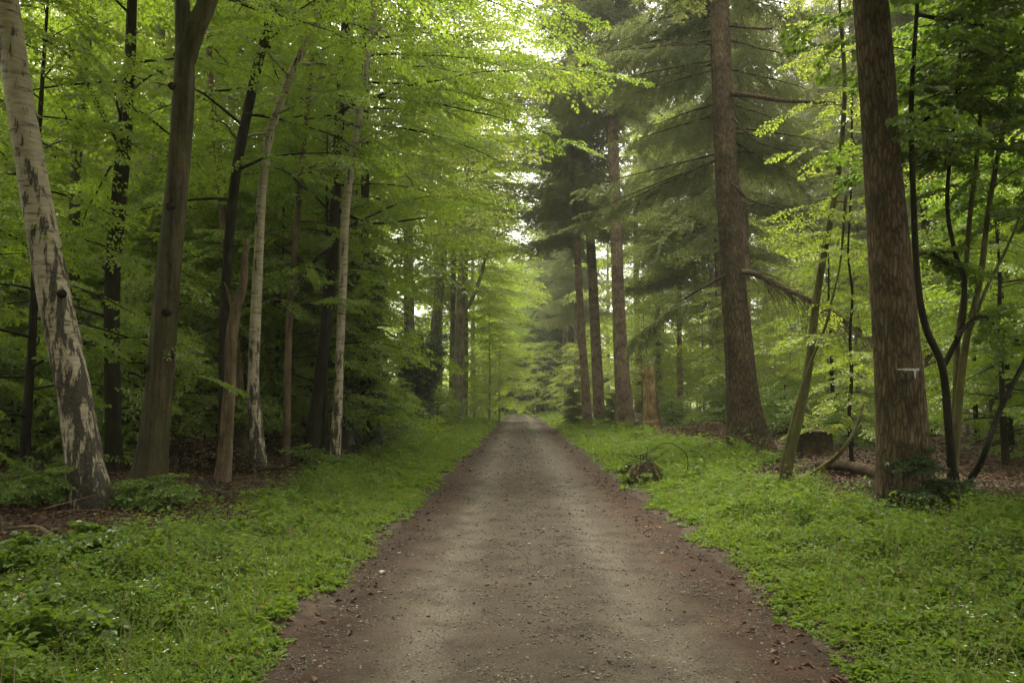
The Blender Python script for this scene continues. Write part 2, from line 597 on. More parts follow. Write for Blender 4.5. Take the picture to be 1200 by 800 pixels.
def segs(P0, P1, R0, R1, k=3):
    """many thin twigs at once"""
    P0, P1 = np.asarray(P0, float), np.asarray(P1, float)
    n = len(P0)
    T = unit(P1 - P0)
    ref = np.where(np.abs(T[:, 2:3]) > .8, np.array([[1., 0, 0]]), np.array([[0, 0, 1.]]))
    U = unit(np.cross(T, ref))
    W = np.cross(T, U)
    a = np.arange(k) * 2 * PI / k
    ring = np.cos(a)[None, :, None] * U[:, None] + np.sin(a)[None, :, None] * W[:, None]
    R0 = np.broadcast_to(np.asarray(R0, float), (n,))
    R1 = np.broadcast_to(np.asarray(R1, float), (n,))
    V = np.concatenate([P0[:, None] + ring * R0[:, None, None], P1[:, None] + ring * R1[:, None, None]], 1).reshape(-1, 3)
    b = np.arange(n)[:, None] * 2 * k
    j = np.arange(k)[None]
    j2 = (j + 1) % k
    Q = np.stack([b + j, b + j2, b + k + j2, b + k + j], -1).reshape(-1, 4)
    return V, Q


def leaf_geo(P, A, Nn, L, Wd, six=True, fold=0.16, droop=0.12):
    n = len(P)
    A = unit(A)
    S = unit(np.cross(A, Nn))
    Nn = np.cross(S, A)
    L = np.broadcast_to(L, (n,))[:, None]
    Wd = np.broadcast_to(Wd, (n,))[:, None]
    up = Nn * Wd * fold
    if six:
        V = np.stack([P, P + A * L * .30 + S * Wd * .5 + up, P + A * L * .70 + S * Wd * .40 + up * .7, P + A * L - Nn * L * droop,
                      P + A * L * .70 - S * Wd * .40 + up * .7, P + A * L * .30 - S * Wd * .5 + up], 1).reshape(-1, 3)
        b = np.arange(n)[:, None] * 6
        Q = np.concatenate([b + np.array([[0, 1, 2, 3]]), b + np.array([[0, 3, 4, 5]])], 1).reshape(-1, 4)
        return V, Q, 2
    V = np.stack([P, P + A * L * .45 + S * Wd * .5 + up, P + A * L - Nn * L * droop, P + A * L * .45 - S * Wd * .5 + up], 1).reshape(-1, 3)
    Q = (np.arange(n)[:, None] * 4 + np.array([[0, 1, 2, 3]])).reshape(-1, 4)
    return V, Q, 1


# ------------------------------------------------------------------ sprays: small branchlets with leaves, in their own frame (x out, z up)
def broad_spray(rng, leaf, aspect=0.62, step=0.050, side=0.55, jitter=0.75):
    P, A, Nn, S0, S1, SR = [], [], [], [], [], []

    def twig(p, d, ln, r):
        m = max(2, int(ln / step))
        q0 = p
        side_d = unit(np.cross([0, 0, 1.0], d))
        for i in range(m):
            t = (i + .6) / m
            q = p + d * ln * t + np.array([0, 0, -0.13 * (ln * t) ** 2])
            sg = 1 if i % 2 else -1
            a = unit(d * 0.75 + side_d * sg * rng.uniform(.6, 1.1) + np.array([0, 0, rng.uniform(-.8, .1)]))
            P.append(q + rng.normal(0, .006, 3)); A.append(a)
            Nn.append(unit(np.array([0, 0, 1.0]) + rng.normal(0, jitter, 3)))
        q1 = p + d * ln + np.array([0, 0, -0.13 * ln ** 2])
        P.append(q1); A.append(unit(d + np.array([0, 0, -.3]))); Nn.append(unit(np.array([0, 0, 1.0]) + rng.normal(0, jitter, 3)))
        S0.append(q0); S1.append(q1); SR.append(r)

    d0 = np.array([1.0, 0, 0])
    twig(np.zeros(3), d0, 1.0, .0045)
    sg = 1
    for x in np.arange(.1, .93, .1):
        sg = -sg
        x += rng.uniform(-.03, .03)
        an = rng.uniform(.65, .95) * sg
        ln = side * (1.05 - x) * rng.uniform(.75, 1.15) + .1
        twig(np.array([x, 0, -0.13 * x * x]), unit(np.array([math.cos(an), math.sin(an), rng.uniform(-.22, .12)])), ln, .0025)
    n = len(P)
    return dict(P=np.array(P), A=np.array(A), N=np.array(Nn), L=leaf * rng.uniform(.7, 1.15, n), asp=aspect, S0=np.array(S0), S1=np.array(S1), SR=np.array(SR))


def needle_spray(rng, nlen=.085, nwid=.022, tw=14):
    P, A, Nn, S0, S1, SR = [], [], [], [], [], []

    def twig(p, d, ln, r):
        m = max(2, int(ln / (nlen * .55)))
        for i in range(m + 1):
            q = p + d * ln * i / m
            for _ in range(2):
                P.append(q); A.append(unit(d + rng.normal(0, .42, 3))); Nn.append(unit(rng.normal(0, 1, 3)))
        S0.append(p); S1.append(p + d * ln); SR.append(r)

    twig(np.zeros(3), np.array([1., 0, 0]), 1.0, .004)
    for i in range(tw):
        x = .05 + .92 * i / tw
        an = rng.uniform(.6, 1.0) * (1 if i % 2 else -1)
        ln = (.30 * (1.1 - x) + .07) * rng.uniform(.7, 1.2)
        twig(np.array([x, 0, 0]), unit(np.array([math.cos(an), math.sin(an), rng.uniform(-.35, .1)])), ln, .002)
    n = len(P)
    return dict(P=np.array(P), A=np.array(A), N=np.array(Nn), L=nlen * rng.uniform(.7, 1.3, n), asp=nwid / nlen, S0=np.array(S0), S1=np.array(S1), SR=np.array(SR))


_r = rng_of(11)
SPR = {
    'beech': [broad_spray(_r, .084, .68) for _ in range(7)],
    'coarse': [broad_spray(_r, .125, .72, .085, .6, .8) for _ in range(6)],
    'broad': [broad_spray(_r, .095, .8, .068, .5, .7) for _ in range(6)],
    'shrub': [broad_spray(_r, .062, .7, .050, .5, .75) for _ in range(6)],
    'needle': [needle_spray(_r) for _ in range(6)],
    'coarse_needle': [needle_spray(_r, .15, .042, 10) for _ in range(5)],
    'ivy': [broad_spray(_r, .075, .95, .07, .4, .9) for _ in range(5)],
}


class Crown:
    """gathers sprays, turns them into one foliage mesh (leaves and their twigs)"""

    def __init__(self, rng, kind, six=True):
        self.rng, self.kind, self.six = rng, kind, six
        self.P, self.A, self.N, self.L, self.T, self.seg = [], [], [], [], [], []

    def spray(self, o, d, sc=1.0, roll=0.0, tint=None):
        rng = self.rng
        s = SPR[self.kind][rng.integers(len(SPR[self.kind]))]
        x = unit(d)
        y = unit(np.cross([0, 0, 1.0] if abs(x[2]) < .97 else [0, 1., 0], x))
        z = np.cross(x, y)
        c, sn = math.cos(roll), math.sin(roll)
        R = np.stack([x, y * c + z * sn, z * c - y * sn], 0)
        if rng.random() < .5:
            R[1] *= -1
        self.P.append(s['P'] @ R * sc + o)
        self.A.append(s['A'] @ R)
        nn = s['N'] @ R
        self.N.append(nn)
        self.L.append(s['L'] * (0.75 + .25 * sc))
        t = rng.uniform(.2, .8) if tint is None else tint
        self.T.append(np.clip(t + rng.normal(0, .16, len(s['P'])), 0, 1))
        self.seg.append((s['S0'] @ R * sc + o, s['S1'] @ R * sc + o, s['SR'] * sc))
        self.asp = s['asp']

    def mb(self, twigs=True):
        P, A, Nn, L, T = (np.concatenate(k) for k in (self.P, self.A, self.N, self.L, self.T))
        V, Q, k = leaf_geo(P, A, Nn, L, L * self.asp, self.six)
        mb = MB()
        mb.add(V, Q, 0, np.repeat(T, k))
        if twigs:
            V, Q = segs(np.concatenate([s[0] for s in self.seg]), np.concatenate([s[1] for s in self.seg]),
                        np.concatenate([s[2] for s in self.seg]), np.concatenate([s[2] for s in self.seg]) * .4)
            mb.add(V, Q, 1)
        return mb


def bough(p, az, el, ln, n=8, curl=0.0, sag=0.0, rng=None, wig=.05):
    """a curved branch: starts at elevation el, bends by curl, sags under its weight"""
    pts = [np.array(p, float)]
    for i in range(n):
        t = (i + .5) / n
        e = el + curl * t
        a = az + (rng.normal(0, wig * 3) if rng is not None else 0)
        pts.append(pts[-1] + ln / n * np.array([math.cos(a) * math.cos(e), math.sin(a) * math.cos(e), math.sin(e)]))
    pts = np.array(pts)
    t = np.linspace(0, 1, n + 1)
    pts[:, 2] -= sag * ln * t ** 2
    return pts


def along(pts, t):
    f = np.clip(t, 0, .9999) * (len(pts) - 1)
    i = int(f)
    return pts[i] * (1 - (f - i)) + pts[i + 1] * (f - i), unit(pts[i + 1] - pts[i])


def leafy_boughs(cr, wood, axis, z0, z1, nb, lfun, rfun, el=(0.35, .15), curl=-.45, step=.36, ssc=(.65, 1.05), droop=(.05, .35), azr=None, start=.25, wmat=0, k=6):
    """boughs round a stem; cr collects sprays, wood collects the boughs"""
    rng = cr.rng
    az = rng.uniform(0, 6.28)
    for i in range(nb):
        u = (i + rng.uniform(0, 1)) / nb
        z = z0 + (z1 - z0) * u
        az += 2.4 + rng.normal(0, .3)
        a = az if azr is None else rng.uniform(*azr)
        ln = lfun(u) * rng.uniform(.7, 1.2)
        p = axis(z)
        b = bough(p, a, el[0] + rng.normal(0, el[1]), ln, max(5, int(ln / .35)), curl, .06, rng)
        wood.add(*tube(b, np.linspace(rfun(u), .004, len(b)), k), wmat)
        m = max(2, int(ln * (1 - start) / step))
        for j in range(m + 1):
            t = start + (1 - start) * j / m
            q, d = along(b, t)
            sg = 1 if j % 2 else -1
            ang = rng.uniform(.5, 1.1) * sg if j < m else 0
            c, s = math.cos(ang), math.sin(ang)
            dd = np.array([d[0] * c - d[1] * s, d[0] * s + d[1] * c, 0])
            dd = unit(dd + np.array([0, 0, -rng.uniform(*droop)]))
            cr.spray(q, dd, rng.uniform(*ssc), rng.normal(0, .35))


def needle_boughs(cr, wood, axis, z0, z1, ztop, lmax, r0, whorl=.55, per=5, step=.17, hang=(.5, 1.2), ssc=(.5, .85), el=-.12, sag=.16, azr=None, wmat=0, bare=0.0):
    rng = cr.rng
    z = z0
    while z < z1:
        u = (ztop - z) / (ztop - z0)
        for i in range(per):
            if rng.random() < bare:
                continue
            a = rng.uniform(0, 6.28) if azr is None else rng.uniform(*azr)
            ln = (lmax * min(1, u) ** .75) * rng.uniform(.65, 1.15) + .15
            b = bough(axis(z + rng.uniform(-.2, .2)), a, el + rng.normal(0, .1) + .35 * (1 - u), ln, max(4, int(ln / .4)), .25, sag, rng, .03)
            wood.add(*tube(b, np.linspace(r0 * (.4 + .6 * u), .004, len(b)), 5), wmat)
            m = max(2, int(ln / step))
            for j in range(m + 1):
                t = .14 + .86 * j / m
                q, d = along(b, t)
                sg = 1 if j % 2 else -1
                ang = rng.uniform(.5, 1.2) * sg if j < m else 0
                c, s = math.cos(ang), math.sin(ang)
                dd = unit(np.array([d[0] * c - d[1] * s, d[0] * s + d[1] * c, -rng.uniform(*hang) if j < m else -.2]))
                cr.spray(q, dd, rng.uniform(*ssc), rng.normal(0, .4))
        z += whorl * rng.uniform(.8, 1.2)


def smooth_line(pts, step):
    """Catmull-Rom through the points, resampled"""
    pts = np.asarray(pts, float)
    p = np.concatenate([[2 * pts[0] - pts[1]], pts, [2 * pts[-1] - pts[-2]]])
    out = []
    for i in range(1, len(p) - 2):
        n = max(2, int(np.linalg.norm(p[i + 1] - p[i]) / step))
        for t in np.linspace(0, 1, n, endpoint=False):
            a, b, c, d = p[i - 1], p[i], p[i + 1], p[i + 2]
            out.append(.5 * (2 * b + (c - a) * t + (2 * a - 5 * b + 4 * c - d) * t * t + (3 * b - a - 3 * c + d) * t ** 3))
    out.append(p[-2])
    return np.array(out)


# ------------------------------------------------------------------ the setting: ground, path
def axis_grid(lo, hi, n, s):
    t = np.linspace(math.asinh(lo / s), math.asinh(hi / s), n)
    return s * np.sinh(t)


gx = axis_grid(-190, 190, 300, 3.0)
gy = axis_grid(-60, 260, 330, 6.0)
X, Y = np.meshgrid(gx, gy, indexing='xy')
Z = terrain(X, Y)
i, j = np.meshgrid(np.arange(len(gy) - 1), np.arange(len(gx) - 1), indexing='ij')
nx_ = len(gx)
Q = np.stack([i * nx_ + j, i * nx_ + j + 1, (i + 1) * nx_ + j + 1, (i + 1) * nx_ + j], -1).reshape(-1, 4)
tag(MB().add(np.stack([X, Y, Z], -1), Q).build('ground', ground_material(), None, True), kind='structure')

pu = np.linspace(-2.5, 2.5, 76)
py_ = axis_grid(-12, 128, 620, 5.0)
U_, Y_ = np.meshgrid(pu, py_, indexing='xy')
X_ = path_cx(Y_) + U_


def path_z(u, x, y):
    z = 0.035 - 0.011 * u ** 2
    z = z - 0.020 * np.exp(-((np.abs(u - .05) - .82) / .28) ** 2)           # wheel tracks
    z = z + 0.009 * wav(x, y, 1.4) + 0.005 * wav(x, y, .35) + .0025 * wav(x, y, .11)
    return z


Z_ = path_z(U_, X_, Y_)
i, j = np.meshgrid(np.arange(len(py_) - 1), np.arange(len(pu) - 1), indexing='ij')
Q = np.stack([i * 76 + j, i * 76 + j + 1, (i + 1) * 76 + j + 1, (i + 1) * 76 + j], -1).reshape(-1, 4)
pm = MB().add(np.stack([X_, Y_, Z_], -1), Q)
path = pm.build('path', path_material(), None, True)
uvl = path.data.uv_layers.new(name='across')
li = np.empty(len(path.data.loops), np.int32)
path.data.loops.foreach_get('vertex_index', li)
uvl.data.foreach_set('uv', np.stack([U_.ravel()[li], Y_.ravel()[li]], -1).astype(np.float32).ravel())
tag(path, kind='structure')

# ------------------------------------------------------------------ a closed box of damp air
HB = (-188, 188, -58, 258, -1.4, 47)
hm, hn, hl = new_mat('damp_air')
pv = hn.new('ShaderNodeVolumePrincipled')
pv.inputs['Color'].default_value = (0.86, 0.87, 0.78, 1)
pv.inputs['Density'].default_value = 0.0008
pv.inputs['Anisotropy'].default_value = 0.3
ho = hn.new('ShaderNodeOutputMaterial')
hl.new(pv.outputs[0], ho.inputs['Volume'])
V = np.array([[x, y, z] for z in HB[4:] for y in HB[2:4] for x in HB[:2]], float)
hz = MB().add(V, [[0, 2, 3, 1], [4, 5, 7, 6], [0, 1, 5, 4], [2, 6, 7, 3], [0, 4, 6, 2], [1, 3, 7, 5]]).build('haze', hm)
tag(hz, 'thin damp woodland air softening the far trees', 'haze', kind='stuff')

# ------------------------------------------------------------------ trees whose stems the photo shows one by one
STEMS = []
HERO = []        # (x, y, clear radius) kept free of background stems


def stem_tree(name, pts, widths, d=None, height=16, label='', cat='tree', bark='beech_bark', k=18, step=.16, lobes=.5, wob=.05, seed=1,
              crown=None, extra=None, group=None, lean_to=None, lobe_h=.35, top_r=.03, trunk_name='trunk', cap_cut=False):
    """a tree following the line of its stem; crown(cr_rng, axis, ztop) -> dict of parts"""
    rng = rng_of(seed)
    if d is None:
        g = ground_hit(*pts[0])
        d = g[1]
    line = np.array([at(px, py, d) for px, py in pts])
    base = line[0].copy()
    gz = float(terrain(base[0], base[1]))
    dd = unit(line[1] - line[0])
    r = np.array(widths) * .87 / 2 * d / FPX
    r = np.interp(np.linspace(0, 1, len(line)), np.linspace(0, 1, len(r)), r)
    low = line[0] - dd * max(0.12, (line[0][2] - gz) / max(dd[2], .3) + .15)
    if line[0][2] - gz > .05:
        line = np.concatenate([[low], line])
        r = np.concatenate([[r[0]], r])
    else:
        line[0] = low
    if height and line[-1][2] < height:
        t = unit(line[-1] - line[-2])
        rest = height - line[-1][2]
        a = line[-1] + t * rest * .35
        b = line[-1] + unit(t + np.array([0, 0, .6])) * rest * 1.02
        line = np.concatenate([line, [a, b]])
        r = np.concatenate([r, [r[-1] * .75, top_r]])
    ln = smooth_line(line, step)
    rr = np.interp(np.linspace(0, 1, len(ln)), np.concatenate([[0], np.cumsum(np.linalg.norm(np.diff(line, axis=0), axis=1))]) / np.linalg.norm(np.diff(line, axis=0), axis=1).sum(), r)
    s_ln = np.concatenate([[0], np.cumsum(np.linalg.norm(np.diff(ln, axis=0), axis=1))])
    rr = np.interp(s_ln / s_ln[-1], np.concatenate([[0], np.cumsum(np.linalg.norm(np.diff(line, axis=0), axis=1))]) / np.linalg.norm(np.diff(line, axis=0), axis=1).sum(), r)
    b0 = ln[0].copy()
    rt = root(name, b0, label, cat, group)
    loc = ln - b0
    tm = MB()
    tm.add(*tube(loc, rr, k, True, wob, rng, lobes, lobe_h, 4 + seed % 3, seed), 0)

    def axis(z):
        zz = loc[:, 2]
        i = int(np.clip(np.searchsorted(zz, z), 1, len(zz) - 1))
        f = np.clip((z - zz[i - 1]) / max(zz[i] - zz[i - 1], 1e-6), 0, 1)
        return loc[i - 1] * (1 - f) + loc[i] * f

    if crown:
        crown(rng, axis, loc[-1][2], tm, rt)
    if extra:
        extra(rng, axis, loc, rr, tm, rt, d, b0)
    tm.build(trunk_name, M[bark], rt, True)
    HERO.append((b0[0], b0[1], .9))
    STEMS.append((float(np.mean([p[0] for p in pts[1:-1]])) if len(pts) > 2 else pts[0][0], d))
    return rt


def leafy(z0, nb, lmax, kind='beech', mat='beech_leaf', el=.3, azr=None, six=True, step=.36, r=.03, ssc=(.65, 1.05), top=1.0, lo=.55):
    def f(rng, axis, ztop, tm, rt):
        cr = Crown(rng, kind, six)
        leafy_boughs(cr, tm, axis, z0, ztop * top, nb, lambda u: lmax * (lo + (1 - lo) * math.sin(PI * min(1, u * .9 + .1))) * (1 - .45 * u), lambda u: r * (1.1 - .7 * u), (el, .2),
                     step=step, azr=azr, ssc=ssc)
        cr.mb().build('crown', [M[mat], M['twig']], rt)
    return f


def needly(z0, z1, lmax, kind='needle', mat='needle', r=.03, **kw):
    def f(rng, axis, ztop, tm, rt):
        cr = Crown(rng, kind, False)
        needle_boughs(cr, tm, axis, z0, min(z1, ztop), ztop + 1, lmax, r, **kw)
        cr.mb().build('crown', [M[mat], M['twig']], rt)
    return f


def burl(name, rt, p, r, mat, rng, n=(0, -1, 0)):
    """a branch collar or knot on a trunk"""
    q = np.asarray(n, float)
    ts = np.linspace(0, 1, 6)
    pts = np.array([p - q * r * .9 + q * r * 1.5 * t for t in ts])
    o = MB().add(*tube(pts, r * np.sqrt(np.clip(1 - (ts * .93) ** 2, .05, 1)), 10, True, .15, rng)).build(name, M[mat], rt, True)
    return o


def reach(z0, z1, nb, ln, kind, mat, six, step, r, ssc, azr=(-.45, .45)):
    """long boughs stretching out over the path, with their own leaves"""
    def f(rng, axis, ztop, tm, rt):
        cr = Crown(rng, kind, six)
        leafy_boughs(cr, tm, axis, z0, z1, nb, lambda u: ln, lambda u: r, (.22, .12), -.4, step=step, azr=azr, ssc=ssc, start=.3)
        cr.mb().build('crown', [M[mat], M['twig']], rt)
    return f


def both(*fs):
    def f(*a):
        for q in fs:
            q(*a)
    return f


# --- birch side
def birch_extra(rng, axis, loc, rr, tm, rt, d, b0):
    for (px, py, r) in ((84, 346, .06),):
        p = at(px, py, d) - b0
        burl('burl', rt, p + np.array([-.03, -.16, 0]), r, 'dark_bark', rng, (.6, -.8, 0))


stem_tree('birch_tree', [(106, 592), (100, 545), (84, 450), (62, 345), (41, 225), (23, 110), (5, 0)], [52, 45, 42, 40, 37, 35, 36], None, 15,
          'thick leaning white birch with black cracked plates at its foot, beside the path', 'birch tree', 'birch_bark', 28, .1, .45, .07, 3,
          leafy(8.3, 34, 4.6, 'beech', 'beech_leaf'), birch_extra)


def beech_extra(rng, axis, loc, rr, tm, rt, d, b0):
    for (px, py, r) in ((205, 245, .085), (199, 368, .075), (206, 105, .06), (178, 432, .06)):
        p = at(px, py, d) - b0
        burl('knot', rt, p + np.array([0, -.17, 0]), r, 'dark_bark', rng)
    b = smooth_line([at(px, py, d) - b0 for px, py in ((216, 70), (226, 40), (244, 0), (262, -60), (270, -170))], .15)
    MB().add(*tube(b, np.linspace(.17, .05, len(b)), 14, True, .05, rng)).build('bough', M['beech_bark'], rt, True)


stem_tree('beech_tree', [(172, 577), (177, 540), (186, 450), (197, 330), (207, 225), (214, 120), (216, 60), (212, -30)], [42, 37, 34, 32, 30, 29, 25, 17], None, 17,
          'stout smooth beech with forked top and dark knots, next to the leaning white birch', 'beech tree', 'beech_bark', 26, .1, .75, .06, 4,
          leafy(7.4, 34, 5.4, 'beech', 'beech_leaf', .25), beech_extra)


def dark_extra(rng, axis, loc, rr, tm, rt, d, b0):
    for line, w in ((((139, 166), (118, 130), (92, 78), (62, 52), (30, 38)), (7, 3)), (((93, 80), (84, 60), (78, 44)), (3.5, 2)),
                    (((126, 352), (104, 346), (82, 346)), (3, 1.5)), (((128, 372), (105, 365), (60, 352), (0, 357)), (4, 1.5)),
                    (((150, 110), (175, 90), (200, 80)), (3, 1.5))):
        b = smooth_line([at(px, py, d) - b0 for px, py in line], .12)
        tm.add(*tube(b, np.linspace(w[0], w[1], len(b)) / 2 * d / FPX, 8, True, .05, rng))


stem_tree('beech_tree', [(136, 560), (133, 500), (131, 400), (133, 300), (139, 235), (146, 165), (151, 90), (155, 0)], [22, 20, 20, 20, 19, 19, 15, 13], 14.2, 16,
          'blackish slim beech with a long crooked side branch, behind the leaning birch', 'beech tree', 'dark_bark', 16, .14, .5, .09, 5,
          leafy(5.5, 26, 3.4, 'beech', 'beech_leaf', .2), dark_extra)
stem_tree('beech_tree', [(86, 560), (87, 420), (88, 220), (96, 120), (103, 20)], [15, 14, 14, 14, 13], 20, 18,
          'grey brown beech stem standing back in the leaves beyond the leaning birch', 'beech tree', 'beech_bark', 12, .2, .4, .05, 6, leafy(8, 24, 4, 'coarse'))
stem_tree('beech_tree', [(262, 545), (262, 440), (265, 330), (272, 240), (284, 160), (300, 85), (318, 20)], [15, 13, 13, 13, 13, 13, 12], 15.2, 17,
          'thin black stemmed beech curving over towards the path, behind the broken brown stem', 'beech tree', 'dark_bark', 14, .14, .4, .08, 7,
          leafy(5.2, 26, 3.6, 'beech', 'beech_leaf', .2))


def fork_extra(rng, axis, loc, rr, tm, rt, d, b0):
    for line, w0 in (((276, 372), (270, 352), (266, 338), (262, 330)), .05), (((287, 300), (289, 282), (293, 268)), .035):
        b = smooth_line([at(px, py, d) - b0 for px, py in line], .06)
        MB().add(*tube(b, np.linspace(w0, .008, len(b)), 10, True, .2, rng)).build('splinter', M['brown_bark'], rt, True)


stem_tree('broken_tree', [(260, 558), (265, 510), (270, 450), (271, 400), (276, 365), (285, 335), (287, 305), (290, 280)], [19, 17, 15, 15, 14, 10, 9, 4], 13.4, 0,
          'dead pale brown crooked stem broken off in splinters, beside a slim white birch', 'dead tree', 'brown_bark', 16, .1, .4, .13, 8, None, fork_extra)
stem_tree('birch_tree', [(303, 553), (300, 500), (297, 450), (299, 380), (303, 300), (307, 225), (316, 160), (340, 90), (357, 55), (371, 22)],
          [22, 18, 15, 14, 13, 12, 12, 11, 10, 8], None, 13,
          'slim white birch that bends sharply over the path in its upper half', 'birch tree', 'slim_birch_bark', 18, .1, .4, .07, 9,
          leafy(6.5, 16, 2.6, 'beech', 'beech_leaf', .2))
stem_tree('beech_tree', [(336, 522), (338, 400), (342, 330), (348, 260), (358, 150)], [10, 9, 8, 8, 7], 17.5, 12,
          'very thin reddish brown sapling stem between the two slim white birches', 'sapling', 'brown_bark', 10, .2, .3, .05, 10, leafy(3.2, 22, 2.2, 'beech'))
stem_tree('beech_tree', [(283, 520), (278, 430), (268, 330), (259, 225)], [16, 14, 12, 11], 19, 17,
          'brown beech trunk half hidden behind the broken brown stem', 'beech tree', 'brown_bark', 12, .2, .4, .05, 24, leafy(7, 22, 3.6, 'coarse'))


def dark6_extra(rng, axis, loc, rr, tm, rt, d, b0):
    for line, w in ((((391, 290), (372, 302), (358, 322), (350, 335)), (5, 2)), (((360, 312), (345, 300), (318, 282)), (3, 1.5)), (((396, 245), (420, 258), (445, 262), (500, 255)), (5, 1.5))):
        b = smooth_line([at(px, py, d) - b0 for px, py in line], .15)
        tm.add(*tube(b, np.linspace(w[0], w[1], len(b)) / 2 * d / FPX, 8, True, .05, rng))


stem_tree('beech_tree', [(366, 515), (372, 470), (380, 400), (388, 320), (393, 240), (397, 150), (404, 40)], [18, 16, 15, 15, 14, 13, 12], 18.5, 18,
          'dark beech leaning towards the path, directly behind the farther slim birch', 'beech tree', 'dark_bark', 14, .18, .5, .06, 12,
          both(leafy(4.4, 28, 4.2, 'beech', 'beech_leaf', .2), reach(7.6, 13, 11, 5.6, 'beech', 'beech_leaf', True, .34, .035, (.7, 1.05))), dark6_extra)
stem_tree('birch_tree', [(393, 516), (396, 470), (399, 400), (402, 320), (406, 240), (414, 175), (425, 110), (436, 30)], [15, 12, 11, 11, 11, 10, 9, 8], 17.2, 15,
          'slender white birch farther along the verge, mottled black near its foot', 'birch tree', 'slim_birch_bark', 14, .14, .4, .07, 13,
          leafy(6.5, 18, 2.6, 'beech', 'beech_leaf', .2))


def ivy_part(z0, z1, spread, n, scl=(.18, .42)):
    def f(rng, axis, ztop, tm, rt):
        cr = Crown(rng, 'ivy', False)
        for _ in range(n):
            z = rng.uniform(z0, z1)
            a = rng.uniform(0, 6.28)
            h = (z - z0) / (z1 - z0)
            d = np.array([math.cos(a), math.sin(a), rng.uniform(-.5, .5)])
            cr.spray(axis(z) + d * spread(h) * rng.uniform(.3, 1), d, rng.uniform(*scl), rng.uniform(-1.5, 1.5))
        cr.mb().build('ivy', [M['ivy_leaf'], M['twig']], rt)
    return f


stem_tree('ivy_clad_tree', [(430, 498), (429, 440), (428, 350), (428, 250)], [14, 13, 12, 12], 23, 19,
          'tree with dark ivy climbing its whole lower trunk, past the farther slim birch', 'beech tree', 'dark_bark', 12, .2, .4, .06, 14,
          both(ivy_part(.2, 5.8, lambda h: .32, 420), leafy(7, 24, 4.2, 'coarse')))
stem_tree('ivy_clad_tree', [(489, 488), (490, 450), (492, 420), (493, 392)], [12, 11, 10, 8], 38, 0,
          'short dead stump swollen by a bulky dark head of ivy beside the path', 'ivy tree', 'dark_bark', 12, .2, .4, .06, 15,
          ivy_part(.3, 4.4, lambda h: .25 + .75 * sstep(.35, .8, h), 900, (.3, .7)))
stem_tree('beech_tree', [(504, 482), (507, 430), (512, 370), (518, 310), (522, 270)], [15, 14, 14, 13, 11], 52, 29,
          'pale grey beech leaning slightly, behind the ivy covered stump', 'beech tree', 'grey_bark', 12, .3, .4, .05, 16,
          both(leafy(11, 34, 6, 'coarse', 'pale_leaf', .35, None, False, .55, .08, (1.1, 1.7)), reach(14, 28, 24, 7.6, 'coarse', 'pale_leaf', False, .48, .07, (1.1, 1.6), (-.6, .25))))


def tall_fork(rng, axis, loc, rr, tm, rt, d, b0):
    for line, w in ((((540, 368), (552, 352), (563, 325), (570, 300), (585, 270)), (6, 2)), (((537, 375), (525, 360), (515, 345)), (4, 2))):
        b = smooth_line([at(px, py, d) - b0 for px, py in line], .3)
        MB().add(*tube(b, np.linspace(w[0], w[1], len(b)) / 2 * d / FPX, 8, True, .06, rng)).build('bough', M['grey_bark'], rt, True)


stem_tree('beech_tree', [(537, 488), (537, 440), (539, 380), (541, 325), (543, 280)], [15, 13, 12, 11, 8], 50, 25,
          'straight grey beech with a crooked side bough, nearest the far end of the verge', 'beech tree', 'grey_bark', 12, .3, .5, .05, 17,
          both(leafy(9.5, 34, 6, 'coarse', 'pale_leaf', .35, None, False, .55, .08, (1.1, 1.7)), reach(12, 24.5, 26, 6.8, 'coarse', 'pale_leaf', False, .5, .07, (1.1, 1.6))), tall_fork)
stem_tree('beech_tree', [(529, 486), (530, 420), (531, 340), (532, 290)], [8, 8, 7, 7], 54, 24,
          'thin grey trunk half hidden behind the straight grey beech', 'beech tree', 'grey_bark', 10, .3, .3, .04, 18, leafy(9, 26, 5, 'coarse', 'pale_leaf', .35, None, False, .55, .06, (1.1, 1.7)))


# --- spruce side
def r1_extra(rng, axis, loc, rr, tm, rt, d, b0):
    # painted way mark on the bark: a bar running into a point, with a short downstroke
    from mathutils.bvhtree import BVHTree
    tree = BVHTree.FromPolygons([tuple(v) for v in tm.v[0]], [tuple(int(i) for i in q) for q in tm.q[0]])

    def patch(poly, name):
        mb = MB()
        for quad in poly:
            pts = []
            for px, py in quad:
                dr = unit(ray(px, py))
                hit = tree.ray_cast(Vector(np.array([0, 0, CAM_H]) - b0), Vector(dr))
                if hit[0] is None:
                    hit = tree.find_nearest(Vector(at(px, py, d) - b0))
                pts.append(np.array(hit[0]) + np.array(hit[1]) * .005)
            mb.add(pts, [[0, 1, 2, 3]], 0, rng.uniform(0, 1))
        return mb.build(name, M['paint'], rt)
    xs = np.linspace(1051, 1077, 19)
    up = [.25 + min(1, k / 7) * 1.1 + rng.uniform(-.3, .9) for k in range(19)]
    dn = [.25 + min(1, k / 7) * .9 + rng.uniform(-.3, .3) for k in range(19)]
    bar = [((xs[k], 433 - up[k]), (xs[k + 1], 433 - up[k + 1]), (xs[k + 1], 433 + dn[k + 1]), (xs[k], 433 + dn[k])) for k in range(18)]
    patch(bar + [((1070.5, 434), (1073.5, 434), (1073.2, 439), (1071, 439)), ((1071, 439), (1073.2, 439), (1072.9, 443.5), (1071.6, 442))], 'painted_mark')


